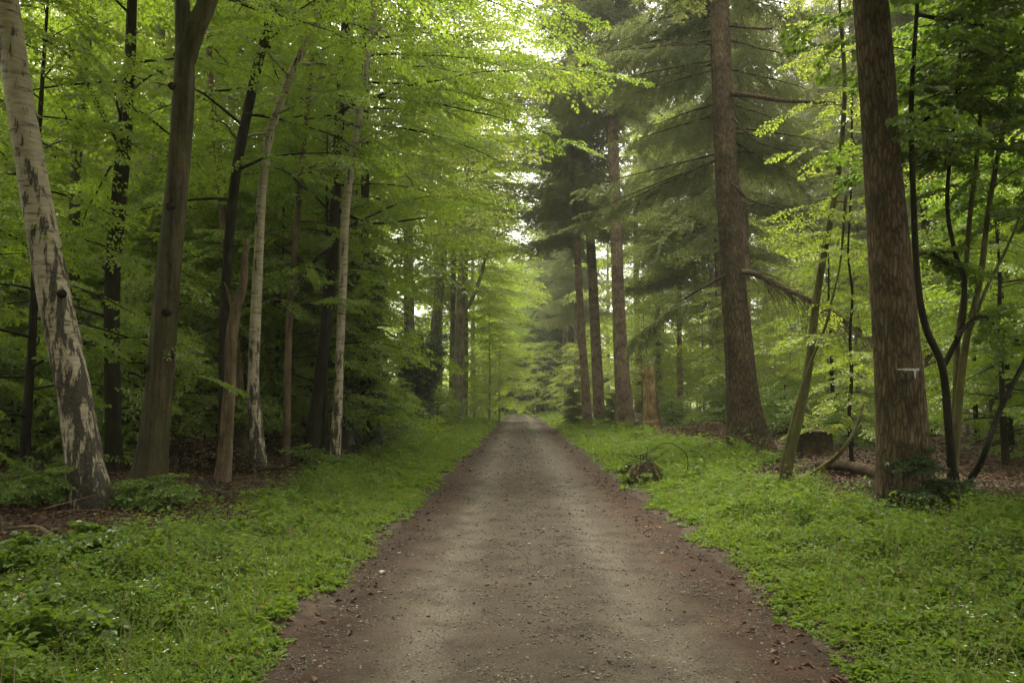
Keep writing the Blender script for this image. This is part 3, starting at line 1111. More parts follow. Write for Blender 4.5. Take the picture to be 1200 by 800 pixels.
stem_tree('spruce_tree', [(1062, 597), (1059, 560), (1056, 500), (1051, 400), (1042, 280), (1033, 180), (1026, 80), (1020, 0)], [78, 67, 63, 58, 51, 48, 47, 46], 10.2, 24,
          'massive rough barked spruce carrying a small white painted mark', 'spruce tree', 'spruce_bark', 40, .08, .32, .05, 20,
          needly(9.6, 24, 3.2, per=4, whorl=.7), r1_extra, lobe_h=.45)


def r2_extra(rng, axis, loc, rr, tm, rt, d, b0):
    # the broken bough with its curtain of dead twigs
    main = smooth_line([at(px, py, d - .5) - b0 for px, py in ((868, 318), (885, 321), (910, 334), (945, 350), (985, 372), (1025, 400))], .1)
    mb = MB()
    mb.add(*tube(main, np.linspace(.085, .012, len(main)), 8, True, .1, rng))
    P0, P1, R0 = [], [], []
    for _ in range(190):
        t = rng.beta(1.1, 1.4)
        q, dr = along(main, t)
        ln = rng.uniform(.5, 1.7)
        dv = unit(dr * rng.uniform(.5, 1.3) + np.array([rng.normal(0, .25), rng.normal(0, .35), -rng.uniform(-.12, .5)]))
        mid = q + dv * ln * .5
        end = mid + unit(dv + np.array([0, 0, -.35])) * ln * .5
        P0 += [q, mid]; P1 += [mid, end]; R0 += [.013, .009]
    for _ in range(26):
        q, dr = along(main, rng.uniform(.02, .6))
        e = q + np.array([rng.normal(0, .12), rng.normal(0, .1), -rng.uniform(.5, 1.6)])
        P0.append(q); P1.append(e); R0.append(.006)
    mb.add(*segs(P0, P1, R0, np.array(R0) * .5))
    mb.build('broken_bough', M['brown_bark'], rt, True)
    # dead lower branches
    for line, w in ((((856, 110), (880, 112), (920, 118), (980, 121)), (7, 3)), (((854, 30), (880, 33), (905, 34)), (4, 2)), (((858, 138), (885, 165), (905, 172), (925, 180), (950, 195)), (3, 1)),
                    (((858, 215), (880, 235), (930, 250), (965, 285)), (3, 1)), (((850, 322), (810, 345), (770, 375), (740, 398)), (4, 1))):
        b = smooth_line([at(px, py, d - .4) - b0 for px, py in line], .12)
        tm.add(*tube(b, np.linspace(w[0], w[1], len(b)) / 2 * d / FPX, 7, True, .05, rng))


def r2_crown(rng, axis, ztop, tm, rt):
    cr = Crown(rng, 'needle', False)
    needle_boughs(cr, tm, axis, 8.6, ztop, ztop + 1, 3.9, .04, whorl=.62, per=4, hang=(.8, 2.2), ssc=(.5, .95), azr=(-.35, PI + .35))
    cr2 = cr
    # two low sprays that still carry needles: one over the snag, one reaching the path
    for line in (((851, 322), (810, 346), (770, 374), (742, 396)), ((846, 250), (800, 262), (770, 285))):
        b = np.array([at(px, py, 18.5) for px, py in line]) - np.array(rt.location)
        for t in np.linspace(.35, 1, 16):
            q, dr = along(b, t)
            cr2.spray(q, unit(dr + np.array([rng.normal(0, .5), rng.normal(0, .5), -rng.uniform(.5, 1.6)])), rng.uniform(.4, .8), rng.normal(0, .5))
    cr2.mb().build('crown', [M['needle'], M['twig']], rt)


stem_tree('spruce_tree', [(879, 528), (875, 500), (869, 450), (864, 390), (859, 320), (853, 230), (848, 140), (845, 60), (843, 0)], [50, 45, 39, 36, 33, 31, 29, 27, 26], None, 24,
          'big brown spruce with flared foot and a broken twiggy bough on one side', 'spruce tree', 'spruce_bark', 30, .12, .5, .04, 21, r2_crown, r2_extra, lobe_h=.7)
stem_tree('spruce_tree', [(732, 490), (729, 440), (725, 360), (722, 270), (719, 180), (717, 90)], [23, 20, 17, 16, 15, 13], 41, 39,
          'tall clean stemmed spruce rising behind the broken pale snag', 'spruce tree', 'far_spruce_bark', 20, .25, .35, .03, 22,
          needly(17.0, 39, 3.6, 'coarse_needle', 'needle', per=6, whorl=.6, step=.24, hang=(.5, 1.6), ssc=(.7, 1.2)), lobe_h=.8)
stem_tree('spruce_tree', [(688, 484), (685, 440), (681, 380), (678, 320)], [12, 11, 10, 9], 46, 37,
          'slender reddish spruce trunk leaning, nearest the path among the far spruces', 'spruce tree', 'far_spruce_bark', 14, .3, .3, .03, 23,
          needly(11.5, 37, 3.5, 'coarse_needle', 'needle', per=5, whorl=.85, step=.24, ssc=(.7, 1.2)), lobe_h=.8)
stem_tree('spruce_tree', [(702, 478), (698, 400), (694, 320), (690, 240)], [15, 14, 13, 12], 49, 38,
          'reddish spruce trunk standing between the slender leaning one and the tall clean one', 'spruce tree', 'far_spruce_bark', 14, .3, .3, .03, 25,
          needly(13, 38, 3.8, 'coarse_needle', 'needle', per=5, whorl=.85, step=.24, ssc=(.7, 1.2)), lobe_h=.8)
stem_tree('spruce_tree', [(797, 482), (797, 440), (796, 400), (795, 300)], [8, 8, 7, 7], 50, 26,
          'pale thin trunk far back between the snag and the big brown spruce', 'spruce tree', 'far_spruce_bark', 10, .3, .3, .03, 26,
          needly(9, 26, 3.2, 'coarse_needle', 'needle', per=6, whorl=.6, step=.24, ssc=(.7, 1.2)), lobe_h=.8)
stem_tree('spruce_tree', [(1172, 500), (1172, 440), (1171, 340), (1170, 240), (1168, 100)], [27, 24, 23, 22, 20], 22, 25,
          'reddish brown spruce trunk standing back behind the many stemmed hazel', 'spruce tree', 'spruce_bark', 18, .2, .35, .04, 27,
          needly(9, 25, 3.4, per=5, whorl=.65))
stem_tree('spruce_tree', [(1092, 500), (1091, 440), (1088, 340), (1085, 240), (1083, 100)], [17, 15, 14, 14, 13], 28, 25,
          'narrow brown trunk glimpsed between the marked spruce and the hazel', 'spruce tree', 'spruce_bark', 14, .25, .3, .04, 28,
          needly(9, 25, 3.4, 'coarse_needle', per=5, whorl=.65, step=.24, ssc=(.7, 1.2)))


def curve_extra(rng, axis, loc, rr, tm, rt, d, b0):
    # roots arching off the ground
    for line in (((921, 558), (913, 560), (911, 572), (912, 580)), ((926, 556), (935, 563), (938, 575)), ((919, 560), (922, 570), (920, 582))):
        b = smooth_line([at(px, py, d - .1) - b0 for px, py in line], .05)
        tm.add(*tube(b, np.linspace(.045, .02, len(b)), 8, True, .1, rng))


stem_tree('sapling', [(919, 563), (927, 525), (938, 480), (949, 420), (957, 350), (968, 285), (978, 230), (985, 180), (990, 100), (985, 20)], [15, 13, 12, 11, 10, 9, 8, 7, 6, 5], 13.6, 9,
          'mossy green young tree with a curved leaning stem between the two big spruces', 'young tree', 'moss_bark', 14, .1, .2, .07, 30,
          leafy(4.3, 18, 1.0, 'shrub', 'pale_leaf', .2, None, True, .3, .014, (.5, .9)), curve_extra)
stem_tree('sapling', [(913, 570), (920, 530), (935, 470), (950, 425), (968, 380), (975, 350)], [5, 5, 5, 4, 4, 3], 13.0, 5,
          'thin straight sapling crossing beside the mossy curved stem', 'young tree', 'moss_bark', 8, .12, .1, .05, 31,
          leafy(2.4, 8, .8, 'shrub', 'pale_leaf', .2, None, True, .3, .008, (.4, .7)))
stem_tree('sapling', [(998, 535), (995, 490), (998, 440), (996, 395), (999, 345), (994, 300), (996, 250)], [6, 5, 5, 4, 4, 3, 3], 15.5, 8,
          'dark straight sapling standing just behind the marked spruce', 'young tree', 'dark_bark', 8, .15, .1, .04, 32,
          leafy(.9, 14, .9, 'shrub', 'pale_leaf', .2, None, True, .3, .01, (.4, .7), .32))


def hazel(rng, axis, ztop, tm, rt):
    d, b0 = 11.2, np.array(rt.location)
    cr = Crown(rng, 'broad', True)
    tm = MB()
    stems = [(((1117, 555), (1112, 500), (1104, 430), (1085, 385), (1075, 330), (1070, 230), (1068, 120), (1075, 0), (1078, -90)), 12, 4),
             (((1104, 432), (1118, 405), (1128, 380), (1130, 330), (1118, 290), (1110, 230), (1120, 120), (1130, 0)), 8, 3),
             (((1118, 550), (1124, 470), (1132, 400), (1148, 330), (1158, 250), (1172, 170), (1190, 80), (1205, 0)), 12, 4),
             (((1114, 552), (1119, 470), (1122, 400), (1130, 340), (1136, 260), (1148, 150), (1150, 40), (1150, -60)), 9, 4),
             (((1132, 400), (1155, 340), (1180, 290), (1200, 240), (1230, 160)), 6, 2)]
    for n_, (line, w0, w1) in enumerate(stems):
        b = smooth_line([at(px, py, d + .25 * (n_ - 2) * min(1, i / 3)) - b0 for i, (px, py) in enumerate(line)], .1)
        MB().add(*tube(b, np.linspace(w0 * .8, w1 * .8, len(b)) / 2 * d / FPX, 10, True, .14, rng)).build('stem', M['dark_bark' if n_ < 2 else 'moss_bark'], rt, True)
        for _ in range(24):
            t = rng.uniform(.55, 1)
            q, dr = along(b, t)
            a = rng.uniform(0, 6.28)
            ln = rng.uniform(.4, 1.5)
            bb = bough(q, a, rng.uniform(-.1, .6), ln, 5, -.5, .05, rng)
            tm.add(*tube(bb, np.linspace(.009, .003, len(bb)), 4))
            for tt in np.linspace(.35, 1, max(2, int(ln / .28))):
                q2, d2 = along(bb, tt)
                cr.spray(q2, unit(d2 * np.array([1, 1, 0]) + rng.normal(0, .5, 3) * np.array([1, 1, .3]) + np.array([0, 0, -.1])), rng.uniform(.35, .7), rng.normal(0, .4))
    # two limbs crossing to the trunk beside it
    for line in (((1120, 395), (1150, 370), (1180, 395), (1205, 400)), ((1072, 300), (1090, 296), (1110, 310)), ((1068, 150), (1100, 130), (1150, 90), (1210, 40)), ((1074, 17), (1110, 24), (1160, 32), (1215, 44))):
        b = smooth_line([at(px, py, d - .2) - b0 for px, py in line], .1)
        tm.add(*tube(b, np.linspace(.03, .012, len(b)), 7, True, .08, rng))
        for t in np.linspace(.2, 1, 7):
            q, dr = along(b, t)
            cr.spray(q, unit(dr + rng.normal(0, .6, 3) * np.array([1, 1, .3])), rng.uniform(.4, .7), rng.normal(0, .4))
    cm = cr.mb()
    for V, Q in zip(tm.v, tm.q):
        cm.add(V, Q - Q.min(), 1)
    cm.build('crown', [M['maple_leaf'], M['twig']], rt)


stem_tree('hazel_tree', [(1117, 566), (1117, 552)], [14, 13], 11.2, 0, 'many stemmed dark hazel forking low, beside the marked spruce', 'hazel tree', 'dark_bark', 10, .05, .4, .08, 33, hazel,
          trunk_name='stool')


# snag: a broken trunk, splintered on top
def snag():
    d = 34.0
    rng = rng_of(40)
    base = at(763, 497, d)
    base[2] = terrain(base[0], base[1]) - .1
    rt = root('tree_snag', base, 'broken off pale rotten trunk with a splintered top, in front of the tall clean spruce', 'dead trunk')
    line = smooth_line(np.array([at(px, py, d) - base for px, py in ((764, 500), (762, 480), (761, 455), (759, 432))]), .1)
    line[0][2] = 0
    k = 22
    rad = np.linspace(.31, .25, len(line)) * np.where(np.arange(len(line)) < 3, 1.12, 1)
    V, Q = tube(line, rad, k, False, .08, rng, .35, .35)
    V = V.reshape(len(line), k, 3)
    top = rng.uniform(-.24, .24, k) + .2 * np.cos(np.arange(k) * 2 * PI / k + 2.6)
    for i in range(len(line) - 4, len(line)):
        V[i, :, 2] += top * ((i - len(line) + 5) / 4)
    inner = V[-1] * .25 + V[-1].mean(0) * .75 - np.array([0, 0, .35])
    V = np.concatenate([V.reshape(-1, 3), inner])
    b = (len(line) - 1) * k
    j = np.arange(k)
    Q2 = np.stack([b + j, b + (j + 1) % k, b + k + (j + 1) % k, b + k + j], -1)
    mb = MB().add(V, np.concatenate([Q, Q2]))
    mb.build('trunk', M['rotten_wood'], rt, False)
    bk = MB()
    a0 = np.linspace(-.9, .75, 9)
    pts = []
    for i in range(0, int(len(line) * .6)):
        for a in a0:
            r = rad[i] * 1.09 + .03
            pts.append(line[i] + r * np.array([math.cos(a), -math.sin(a) * .98, 0]) + rng.normal(0, .012, 3))
    n = len(pts) // 9
    i, j = np.meshgrid(np.arange(n - 1), np.arange(8), indexing='ij')
    bk.add(pts, np.stack([i * 9 + j, i * 9 + j + 1, (i + 1) * 9 + j + 1, (i + 1) * 9 + j], -1).reshape(-1, 4))
    o = bk.build('bark', M['far_spruce_bark'], rt, True)
    sm = o.modifiers.new('thickness', 'SOLIDIFY')
    sm.thickness = .03
    HERO.append((base[0], base[1], 1))


snag()

# ------------------------------------------------------------------ background trees: one of each kind, then copies
PROTO = {}


def proto(name, kind, seed, H, mats, crown_fn, bark, r0, cat, k=8, lean=.02):
    rng = rng_of(seed)
    rt = root(name, (0, 0, -500), 'to be replaced', cat)
    n = max(6, int(H / .9))
    zz = np.linspace(-.2, H, n)
    sway = np.cumsum(rng.normal(0, lean * H / n, (n, 2)), 0)
    sway -= sway[0]
    line = np.concatenate([sway, zz[:, None]], 1)
    tm = MB()
    tm.add(*tube(line, r0 * np.clip(1.0 - .93 * (zz / H), .05, 1.05) ** .8, k, True, .05, rng, .4, .4))

    def axis(z):
        return np.array([np.interp(z, zz, line[:, 0]), np.interp(z, zz, line[:, 1]), z])

    cr = crown_fn(rng, axis, tm)
    tm.build('trunk', M[bark], rt, True)
    cr.mb().build('crown', [M[mats], M['twig']], rt)
    return rt


def under(H, z0, lmax, nb, kind='beech', six=True, step=.38, ssc=(.65, 1.05)):
    def f(rng, axis, tm):
        cr = Crown(rng, kind, six)
        leafy_boughs(cr, tm, axis, z0, H * .98, nb, lambda u: lmax * (.6 + .4 * math.sin(PI * min(1, u + .15))) * (1 - .6 * u ** 2), lambda u: .022 * (1.1 - .7 * u), (.28, .2), step=step, ssc=ssc, k=5)
        return cr
    return f


def conif(z0, H, lmax, kind, **kw):
    def f(rng, axis, tm):
        cr = Crown(rng, kind, False)
        needle_boughs(cr, tm, axis, z0, H, H + .6, lmax, .03, **kw)
        return cr
    return f


K = {}
K['young'] = [proto('young_beech', 'u', 100 + i, h, 'beech_leaf', under(h, z0, l, nb), 'dark_bark', .075, 'young beech') for i, (h, z0, l, nb) in enumerate(((8.5, 1.0, 2.5, 33), (10, 1.2, 2.7, 38), (7, .7, 2.2, 29)))]
K['pale'] = [proto('young_tree', 'u', 110 + i, h, 'pale_leaf', under(h, .9, l, nb, 'shrub' if i else 'beech'), 'grey_bark', .06, 'young tree') for i, (h, l, nb) in enumerate(((7.5, 2.2, 30), (5.5, 1.8, 30)))]
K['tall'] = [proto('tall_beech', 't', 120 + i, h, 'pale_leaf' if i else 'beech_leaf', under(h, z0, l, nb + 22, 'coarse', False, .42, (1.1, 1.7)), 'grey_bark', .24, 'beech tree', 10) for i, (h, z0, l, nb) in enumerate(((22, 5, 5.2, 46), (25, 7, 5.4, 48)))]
K['spruce'] = [proto('tall_spruce', 's', 130 + i, h, 'needle', conif(z0, h, 3.4, 'coarse_needle', whorl=.75, per=5, step=.27, ssc=(.7, 1.2), hang=(.4, 1.5)), 'far_spruce_bark', .32, 'spruce tree', 10, .006) for i, (h, z0) in enumerate(((31, 9), (36, 13)))]
K['dark'] = [proto('dark_spruce', 's', 140 + i, h, 'dark_needle', conif(.8, h, l, 'coarse_needle', whorl=.5, per=6, step=.24, ssc=(.65, 1.1), hang=(.3, 1.2)), 'dark_bark', .22, 'spruce tree', 8, .006) for i, (h, l) in enumerate(((20, 3.4), (13, 2.6)))]
K['bushy'] = [proto('young_spruce', 's', 145, 5.5, 'needle', conif(.3, 5.5, 1.6, 'needle', whorl=.36, per=6, step=.16, hang=(.2, .8), ssc=(.5, .8)), 'dark_bark', .07, 'young spruce', 7, .01)]
K['bush'] = [proto('leafy_bush', 'b', 150 + i, h, m_, under(h, .1, l, nb, 'shrub', True, .3, (.5, .85)), 'dark_bark', .025, 'bush', 5, .03) for i, (h, l, nb, m_) in enumerate(((2.4, 1.3, 30, 'beech_leaf'), (1.7, 1.0, 26, 'maple_leaf'), (3.2, 1.4, 34, 'pale_leaf')))]
USED = {id(o): False for v in K.values() for o in v}
PLACED = []


def plant(kind, x, y, label, group, rng, s=(.88, 1.15), which=None):
    v = K[kind]
    src = v[rng.integers(len(v))] if which is None else v[which]
    sc = rng.uniform(*s)
    loc = (x, y, float(terrain(x, y)) - .05)
    scl = (sc, sc, sc * rng.uniform(.93, 1.08))
    if not USED[id(src)]:
        USED[id(src)] = True
        src.location, src.rotation_euler, src.scale = loc, (0, 0, rng.uniform(0, 6.28)), scl
        src['label'], src['group'] = label, group
        o = src
    else:
        o = copy_tree(src, loc, rng.uniform(0, 6.28), scl, label, group)
    PLACED.append((x, y))
    return o


def scatter(kind, n, rng, region, gap, label, group, s=(.88, 1.15), tries=4000, which=None):
    """region(rng) -> x, y or None"""
    mine, c = [], 0
    for _ in range(tries):
        if c >= n:
            break
        p = region(rng)
        if p is None:
            continue
        x, y = p
        if any((x - a) ** 2 + (y - b) ** 2 < gap * gap for a, b in mine):
            continue
        if any((x - a) ** 2 + (y - b) ** 2 < r * r for a, b, r in HERO) or any((x - a) ** 2 + (y - b) ** 2 < .6 for a, b in PLACED):
            continue
        mine.append((x, y))
        plant(kind, x, y, label, group, rng, s, which)
        c += 1


def clear_of(reg, px0, px1, dmax, r):
    """the same places, but none whose crown would stand before a stem the photo shows"""
    def f(rng):
        x, d = reg(rng)
        c = 600 + FPX * x / d
        if d < dmax and px0 - r * FPX / d < c < px1 + r * FPX / d:
            return None
        return x, d
    return f


def behind_stems(reg, r):
    def f(rng):
        x, d = reg(rng)
        c = 600 + FPX * x / d
        for px, sd_ in STEMS:
            if d < sd_ + .6 and sd_ < 21 and abs(c - px) < r * FPX / d:
                return None
        return x, d
    return f


def wedge(side, d0, d1, in0, wide, power=1.0):
    """places on one side of the path between two distances, off the path by in0 and inside the view's wedge"""
    def f(rng):
        d = d0 + (d1 - d0) * rng.random() ** power
        lim = .66 * d + wide
        off = rng.uniform(in0, lim)
        return path_cx(d) + side * off, d
    return f


R = rng_of(77)
# birch side: the green wall of young beech
scatter('young', 46, R, behind_stems(wedge(-1, 14.8, 25, 5.0, 3), 1.9), 1.5, 'slim leafy young beech in the green wood behind the birches', 'young beeches behind the birches')
scatter('young', 48, R, clear_of(wedge(-1, 25, 52, 4.8, 4), 452, 560, 52, 2.2), 2.1, 'leafy young beech deep in the wood on the birch side of the path', 'young beeches deep on the birch side', (.95, 1.35))
scatter('tall', 9, R, wedge(-1, 22, 42, 10.5, 3), 4.5, 'tall beech filling the sky high behind the birches', 'tall beeches high behind the birches', which=1)
scatter('tall', 7, R, wedge(-1, 34, 60, 10, 6), 5.5, 'tall full beech over the young ones on the birch side of the path', 'tall beeches on the birch side', which=0)
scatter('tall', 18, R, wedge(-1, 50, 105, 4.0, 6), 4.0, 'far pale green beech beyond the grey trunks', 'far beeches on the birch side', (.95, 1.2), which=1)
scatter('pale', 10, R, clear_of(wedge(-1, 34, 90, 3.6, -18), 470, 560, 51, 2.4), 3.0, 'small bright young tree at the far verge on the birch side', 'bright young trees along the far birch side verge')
scatter('bush', 11, R, clear_of(wedge(-1, 21, 52, 4.2, -7), 484, 515, 38, 1), 1.7, 'low leafy bush on the verge below the birches and beeches', 'bushes on the birch side verge')
for u, d in ((-5.4, 24), (-6.3, 31), (-5.9, 40.5), (-5.8, 56), (-5.0, 64), (-4.6, 76), (-4.2, 90), (-3.2, 103), (3.4, 105), (-2.8, 109), (3.6, 111)):
    plant('tall', path_cx(d) + u, d, 'tall beech whose crown hangs over the path past the slender farther birch', 'tall beeches overhanging the path', R, (1.0, 1.15) if d < 30 or d > 42 else (1.3, 1.36), 0 if d < 27 or d > 60 else 1)
for u, d in ((5.2, 74), (4.8, 86), (4.6, 100)):
    plant('spruce', path_cx(d) + u, d, 'tall spruce at the very edge of the far path', 'tall spruces edging the far path', R, (1.05, 1.2))
scatter('bush', 30, R, behind_stems(wedge(-1, 14.6, 27, 5.4, 3), 1.2), 1.4, 'leafy bush low under the young beeches behind the birches', 'low bushes under the young beeches', (1.0, 1.5))
for px, d, wch in ((462, 33, 1), (446, 29, 1), (473, 36, 1), (513, 44, 0), (524, 47, 1), (450, 33, 0), (556, 62, 2)):
    p = at(px, 470, d)
    plant('bush', p[0], d, 'rounded green shrub on the verge beside the ivy covered stump', 'rounded shrubs by the ivy covered stump', R, (.9, 1.15), wch)
# spruce side
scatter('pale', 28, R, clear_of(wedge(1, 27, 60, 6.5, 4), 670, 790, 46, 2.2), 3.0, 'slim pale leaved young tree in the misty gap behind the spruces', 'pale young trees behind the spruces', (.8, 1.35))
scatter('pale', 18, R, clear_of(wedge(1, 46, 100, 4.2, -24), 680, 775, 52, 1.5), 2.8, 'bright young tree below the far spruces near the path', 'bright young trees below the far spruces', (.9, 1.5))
scatter('bush', 20, R, clear_of(wedge(1, 18, 45, 6.5, 3), 870, 1010, 21, 1), 2.2, 'leafy bush on the woodland floor among the spruces', 'bushes among the spruces')
scatter('spruce', 22, R, clear_of(wedge(1, 34, 78, 6.0, 6), 640, 745, 56, 3.0), 4.6, 'tall spruce with drooping grey green boughs, back in the wood', 'tall spruces back in the wood')
scatter('tall', 12, R, wedge(1, 40, 100, 7.0, 8), 5.0, 'tall pale beech far back among the spruces', 'tall beeches far back among the spruces', which=1)
scatter('young', 12, R, clear_of(wedge(1, 14, 26, 8.6, 4), 860, 1030, 24, 2.4), 2.3, 'leafy young beech behind the hazel and the marked spruce', 'young beeches behind the hazel')
# dark spruces by the path at the far end
for q, (px, d, s) in enumerate(((638, 92, 1.2), (622, 100, 1.2), (618, 108, 1.25))):
    p = at(px, 470, d)
    plant('dark', p[0] + 3.4, d, 'dark spruce with boughs to the ground, lining the far path', 'dark spruces lining the far path', R, (s, s * 1.02), 0 if s > 1 else 1)
for q, (px, d) in enumerate(((585, 114), (596, 119), (607, 117), (616, 120), (626, 116), (636, 119), (577, 120), (601, 126), (612, 127))):
    p = at(px, 470, d)
    plant('dark', p[0], d, 'dark spruce closing off the end of the path', 'dark spruces closing off the path', R, (1.0, 1.2), 0)
for px, d, s in ((662, 47, .8), (706, 43, .7)):
    p = at(px, 470, d)
    plant('bushy', p[0] + .5, d, 'bushy young spruce at the feet of the far spruce trunks', 'bushy young spruces at the trunks', R, (s * .42, s * .6), 0)
for x, y in ((9.4, 57), (11.2, 63), (12.6, 70), (8.4, 76), (14.5, 66), (10.2, 84), (16.5, 74)):
    plant('pale', x, y, 'misty pale tree far behind the broken snag', 'misty pale trees behind the snag', R, (1.2, 1.5), 0)
# young leafy trees leaning over the path at its far end, and the one by the hazel
for px, d in ((585, 62), (580, 74), (592, 86), (574, 55), (640, 84), (628, 96)):
    p = at(px, 470, d)
    plant('pale', p[0], d, 'bright leafy tree reaching over the far path', 'bright trees over the far path', R, (1.15, 1.4), 0)
for x, y in ((10.4, 12.2), (9.6, 15.6)):
    plant('young', x, y, 'young beech with leaves down to the ground beyond the hazel', 'young beeches beside the hazel', R, (.8, .95), 2)
for x, y in ((-8.6, 9.8), (-7.4, 12.2), (-10.4, 13.2), (-9.3, 7.2)):
    plant('young', x, y, 'young beech hanging its lowest leaves behind the leaning birch', 'young beeches next to the leaning birch', R, (.9, 1.0), None)
# canopy added out of view, beside and behind the viewer, to shade the near path
for x, y in ((-4.4, 2.2), (4.9, 2.0), (-3.6, -4), (4.2, -4.5), (-4.2, -12), (4.4, -13), (-5.2, 5.6), (5.8, 5.2), (-7.5, 1), (6.8, 0), (-6, -7), (7, -8), (-12, 4), (12, 5), (-13, -4), (13, -6), (0.5, -13)):
    plant('tall', x, y, 'tall beech added out of view to shade the near path', 'tall beeches added to shade the near path', R, (1.2, 1.3) if y > 4 and abs(x) < 7 else (.95, 1.05), 1)

# ------------------------------------------------------------------ the wood beyond, one mass
rng = rng_of(300)
mb = MB()
n = 60000
a = rng.uniform(-1.25, 1.25, n)
rad = rng.uniform(106, 150, n)
x = np.sin(a) * rad
y = np.cos(a) * rad
hgt = 15 + 5 * np.sin(a * 23) + 4 * np.sin(a * 57 + 1)
z = terrain(x, y) + hgt * rng.beta(1.1, 1.3, n)
keep = (np.abs(x - path_cx(y)) > 2.6) | (y > 143)
P = np.stack([x, y, z], -1)[keep]
m_ = len(P)
A = unit(rng.normal(0, 1, (m_, 3)) + np.array([0, 0, -.4]))
Nn = unit(rng.normal(0, 1, (m_, 3)) + np.array([0, -.4, .8]))
V, Q, k = leaf_geo(P, A, Nn, rng.uniform(.5, 1.0, m_), rng.uniform(.35, .7, m_), False)
mb.add(V, Q, 0, np.repeat(np.clip(.5 + .3 * np.sin(P[:, 0] * .3 + P[:, 2] * .4) + rng.normal(0, .15, m_), 0, 1), k))
tag(mb.build('distant_wood', M['beech_leaf']), 'far leafy wood seen between the trunks as one green mass', 'woodland', kind='stuff')

# ------------------------------------------------------------------ verge plants
def green_mask(x, y):
    """how much low green grows here, 0..1"""
    u = x - path_cx(y)
    wob = .55 * wav(x, y, 3.0) + .25 * wav(x, y, .9)
    left = sstep(1.66, 2.08, -u + .3 * wob) * (1 - sstep(3.6, 5.2, -u + wob - np.clip((y - 10) * .02, 0, .5) + .9 * sstep(5.5, 9, y) - 1.2 * sstep(3, 6.5, 9 - y)))
    right = sstep(1.74, 2.16, u + .3 * wob) * (1 - sstep(-.7, .8, u + wob - (6.2 - 2.3 * sstep(8.6, 11.5, y) + 1.3 * sstep(15, 19, y))))
    return np.maximum(left, right)


def herb_field(rng, n, ylo, yhi, half, lsize, leaves, hmul=1.0):
    y = ylo + (yhi - ylo) * rng.random(n)
    u = rng.uniform(-half, half, n)
    x = path_cx(y) + u
    keep = rng.random(n) < green_mask(x, y) * (.75 + .25 * wav(x, y, 1.3)) * (np.abs(x) < .7 * y + 1.2)
    x, y = x[keep], y[keep]
    u = np.abs(x - path_cx(y))
    h = (.04 + .24 * sstep(1.9, 3.4, u) * np.clip(.6 + .8 * wav(x, y, 1.5), .15, 2) * rng.uniform(.3, 1.35, len(x)) + .22 * (rng.random(len(x)) < .05) * sstep(2.2, 3.2, u)) * hmul
    kinds = np.clip(.5 + .5 * wav(x + 9, y, 1.1) + rng.normal(0, .25, len(x)), 0, 1)
    base = np.stack([x, y, terrain(x, y)], -1)
    k = leaves
    b = np.repeat(base, k, 0)
    hh = np.repeat(h, k)
    kk = np.repeat(kinds, k)
    m = len(b)
    t = rng.uniform(.25, 1, m)
    az = rng.uniform(0, 6.28, m)
    ra = (1 - t * .5) * rng.uniform(.1, .6, m) * (.05 + hh * .5)
    P = b + np.stack([np.cos(az) * ra, np.sin(az) * ra, hh * t], -1)
    e = rng.normal(.18, .35, m)
    A = np.stack([np.cos(az) * np.cos(e), np.sin(az) * np.cos(e), np.sin(e)], -1)
    Nn = unit(np.array([0, 0, 1.0]) + rng.normal(0, .35, (m, 3)))
    L = lsize * rng.uniform(.5, 1.4, m) * (.65 + .75 * kk + 1.1 * (kk > .88))
    Wd = L * (.85 - .35 * kk)
    tint = np.clip(.75 - .5 * sstep(1.8, 3.2, np.abs(P[:, 0] - path_cx(P[:, 1]))) * (.6 + .5 * kk) + .22 * wav(P[:, 0], P[:, 1], 1.9) + rng.normal(0, .16, m), 0, 1)  # yellow-green by the path; lit edge and inner shade also put into the tint
    return P, A, Nn, L, Wd, tint, base, h


rng = rng_of(400)
mb = MB()
flower_spots = []
for n_, ylo, yhi, half, ls, lv, six in ((110000, 3.2, 7.5, 6.5, .026, 8, True), (90000, 7.0, 14, 7, .035, 7, False), (50000, 13.5, 30, 8, .064, 6, False), (36000, 29, 112, 8, .12, 5, False)):
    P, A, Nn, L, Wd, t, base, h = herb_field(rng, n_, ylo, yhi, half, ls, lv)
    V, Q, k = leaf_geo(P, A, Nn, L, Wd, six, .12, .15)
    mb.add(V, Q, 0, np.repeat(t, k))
    flower_spots.append((base, h))
tag(mb.build('verge_herbs', M['herb']), 'low leafy herbs carpeting both verges of the path', 'herbs', kind='stuff')

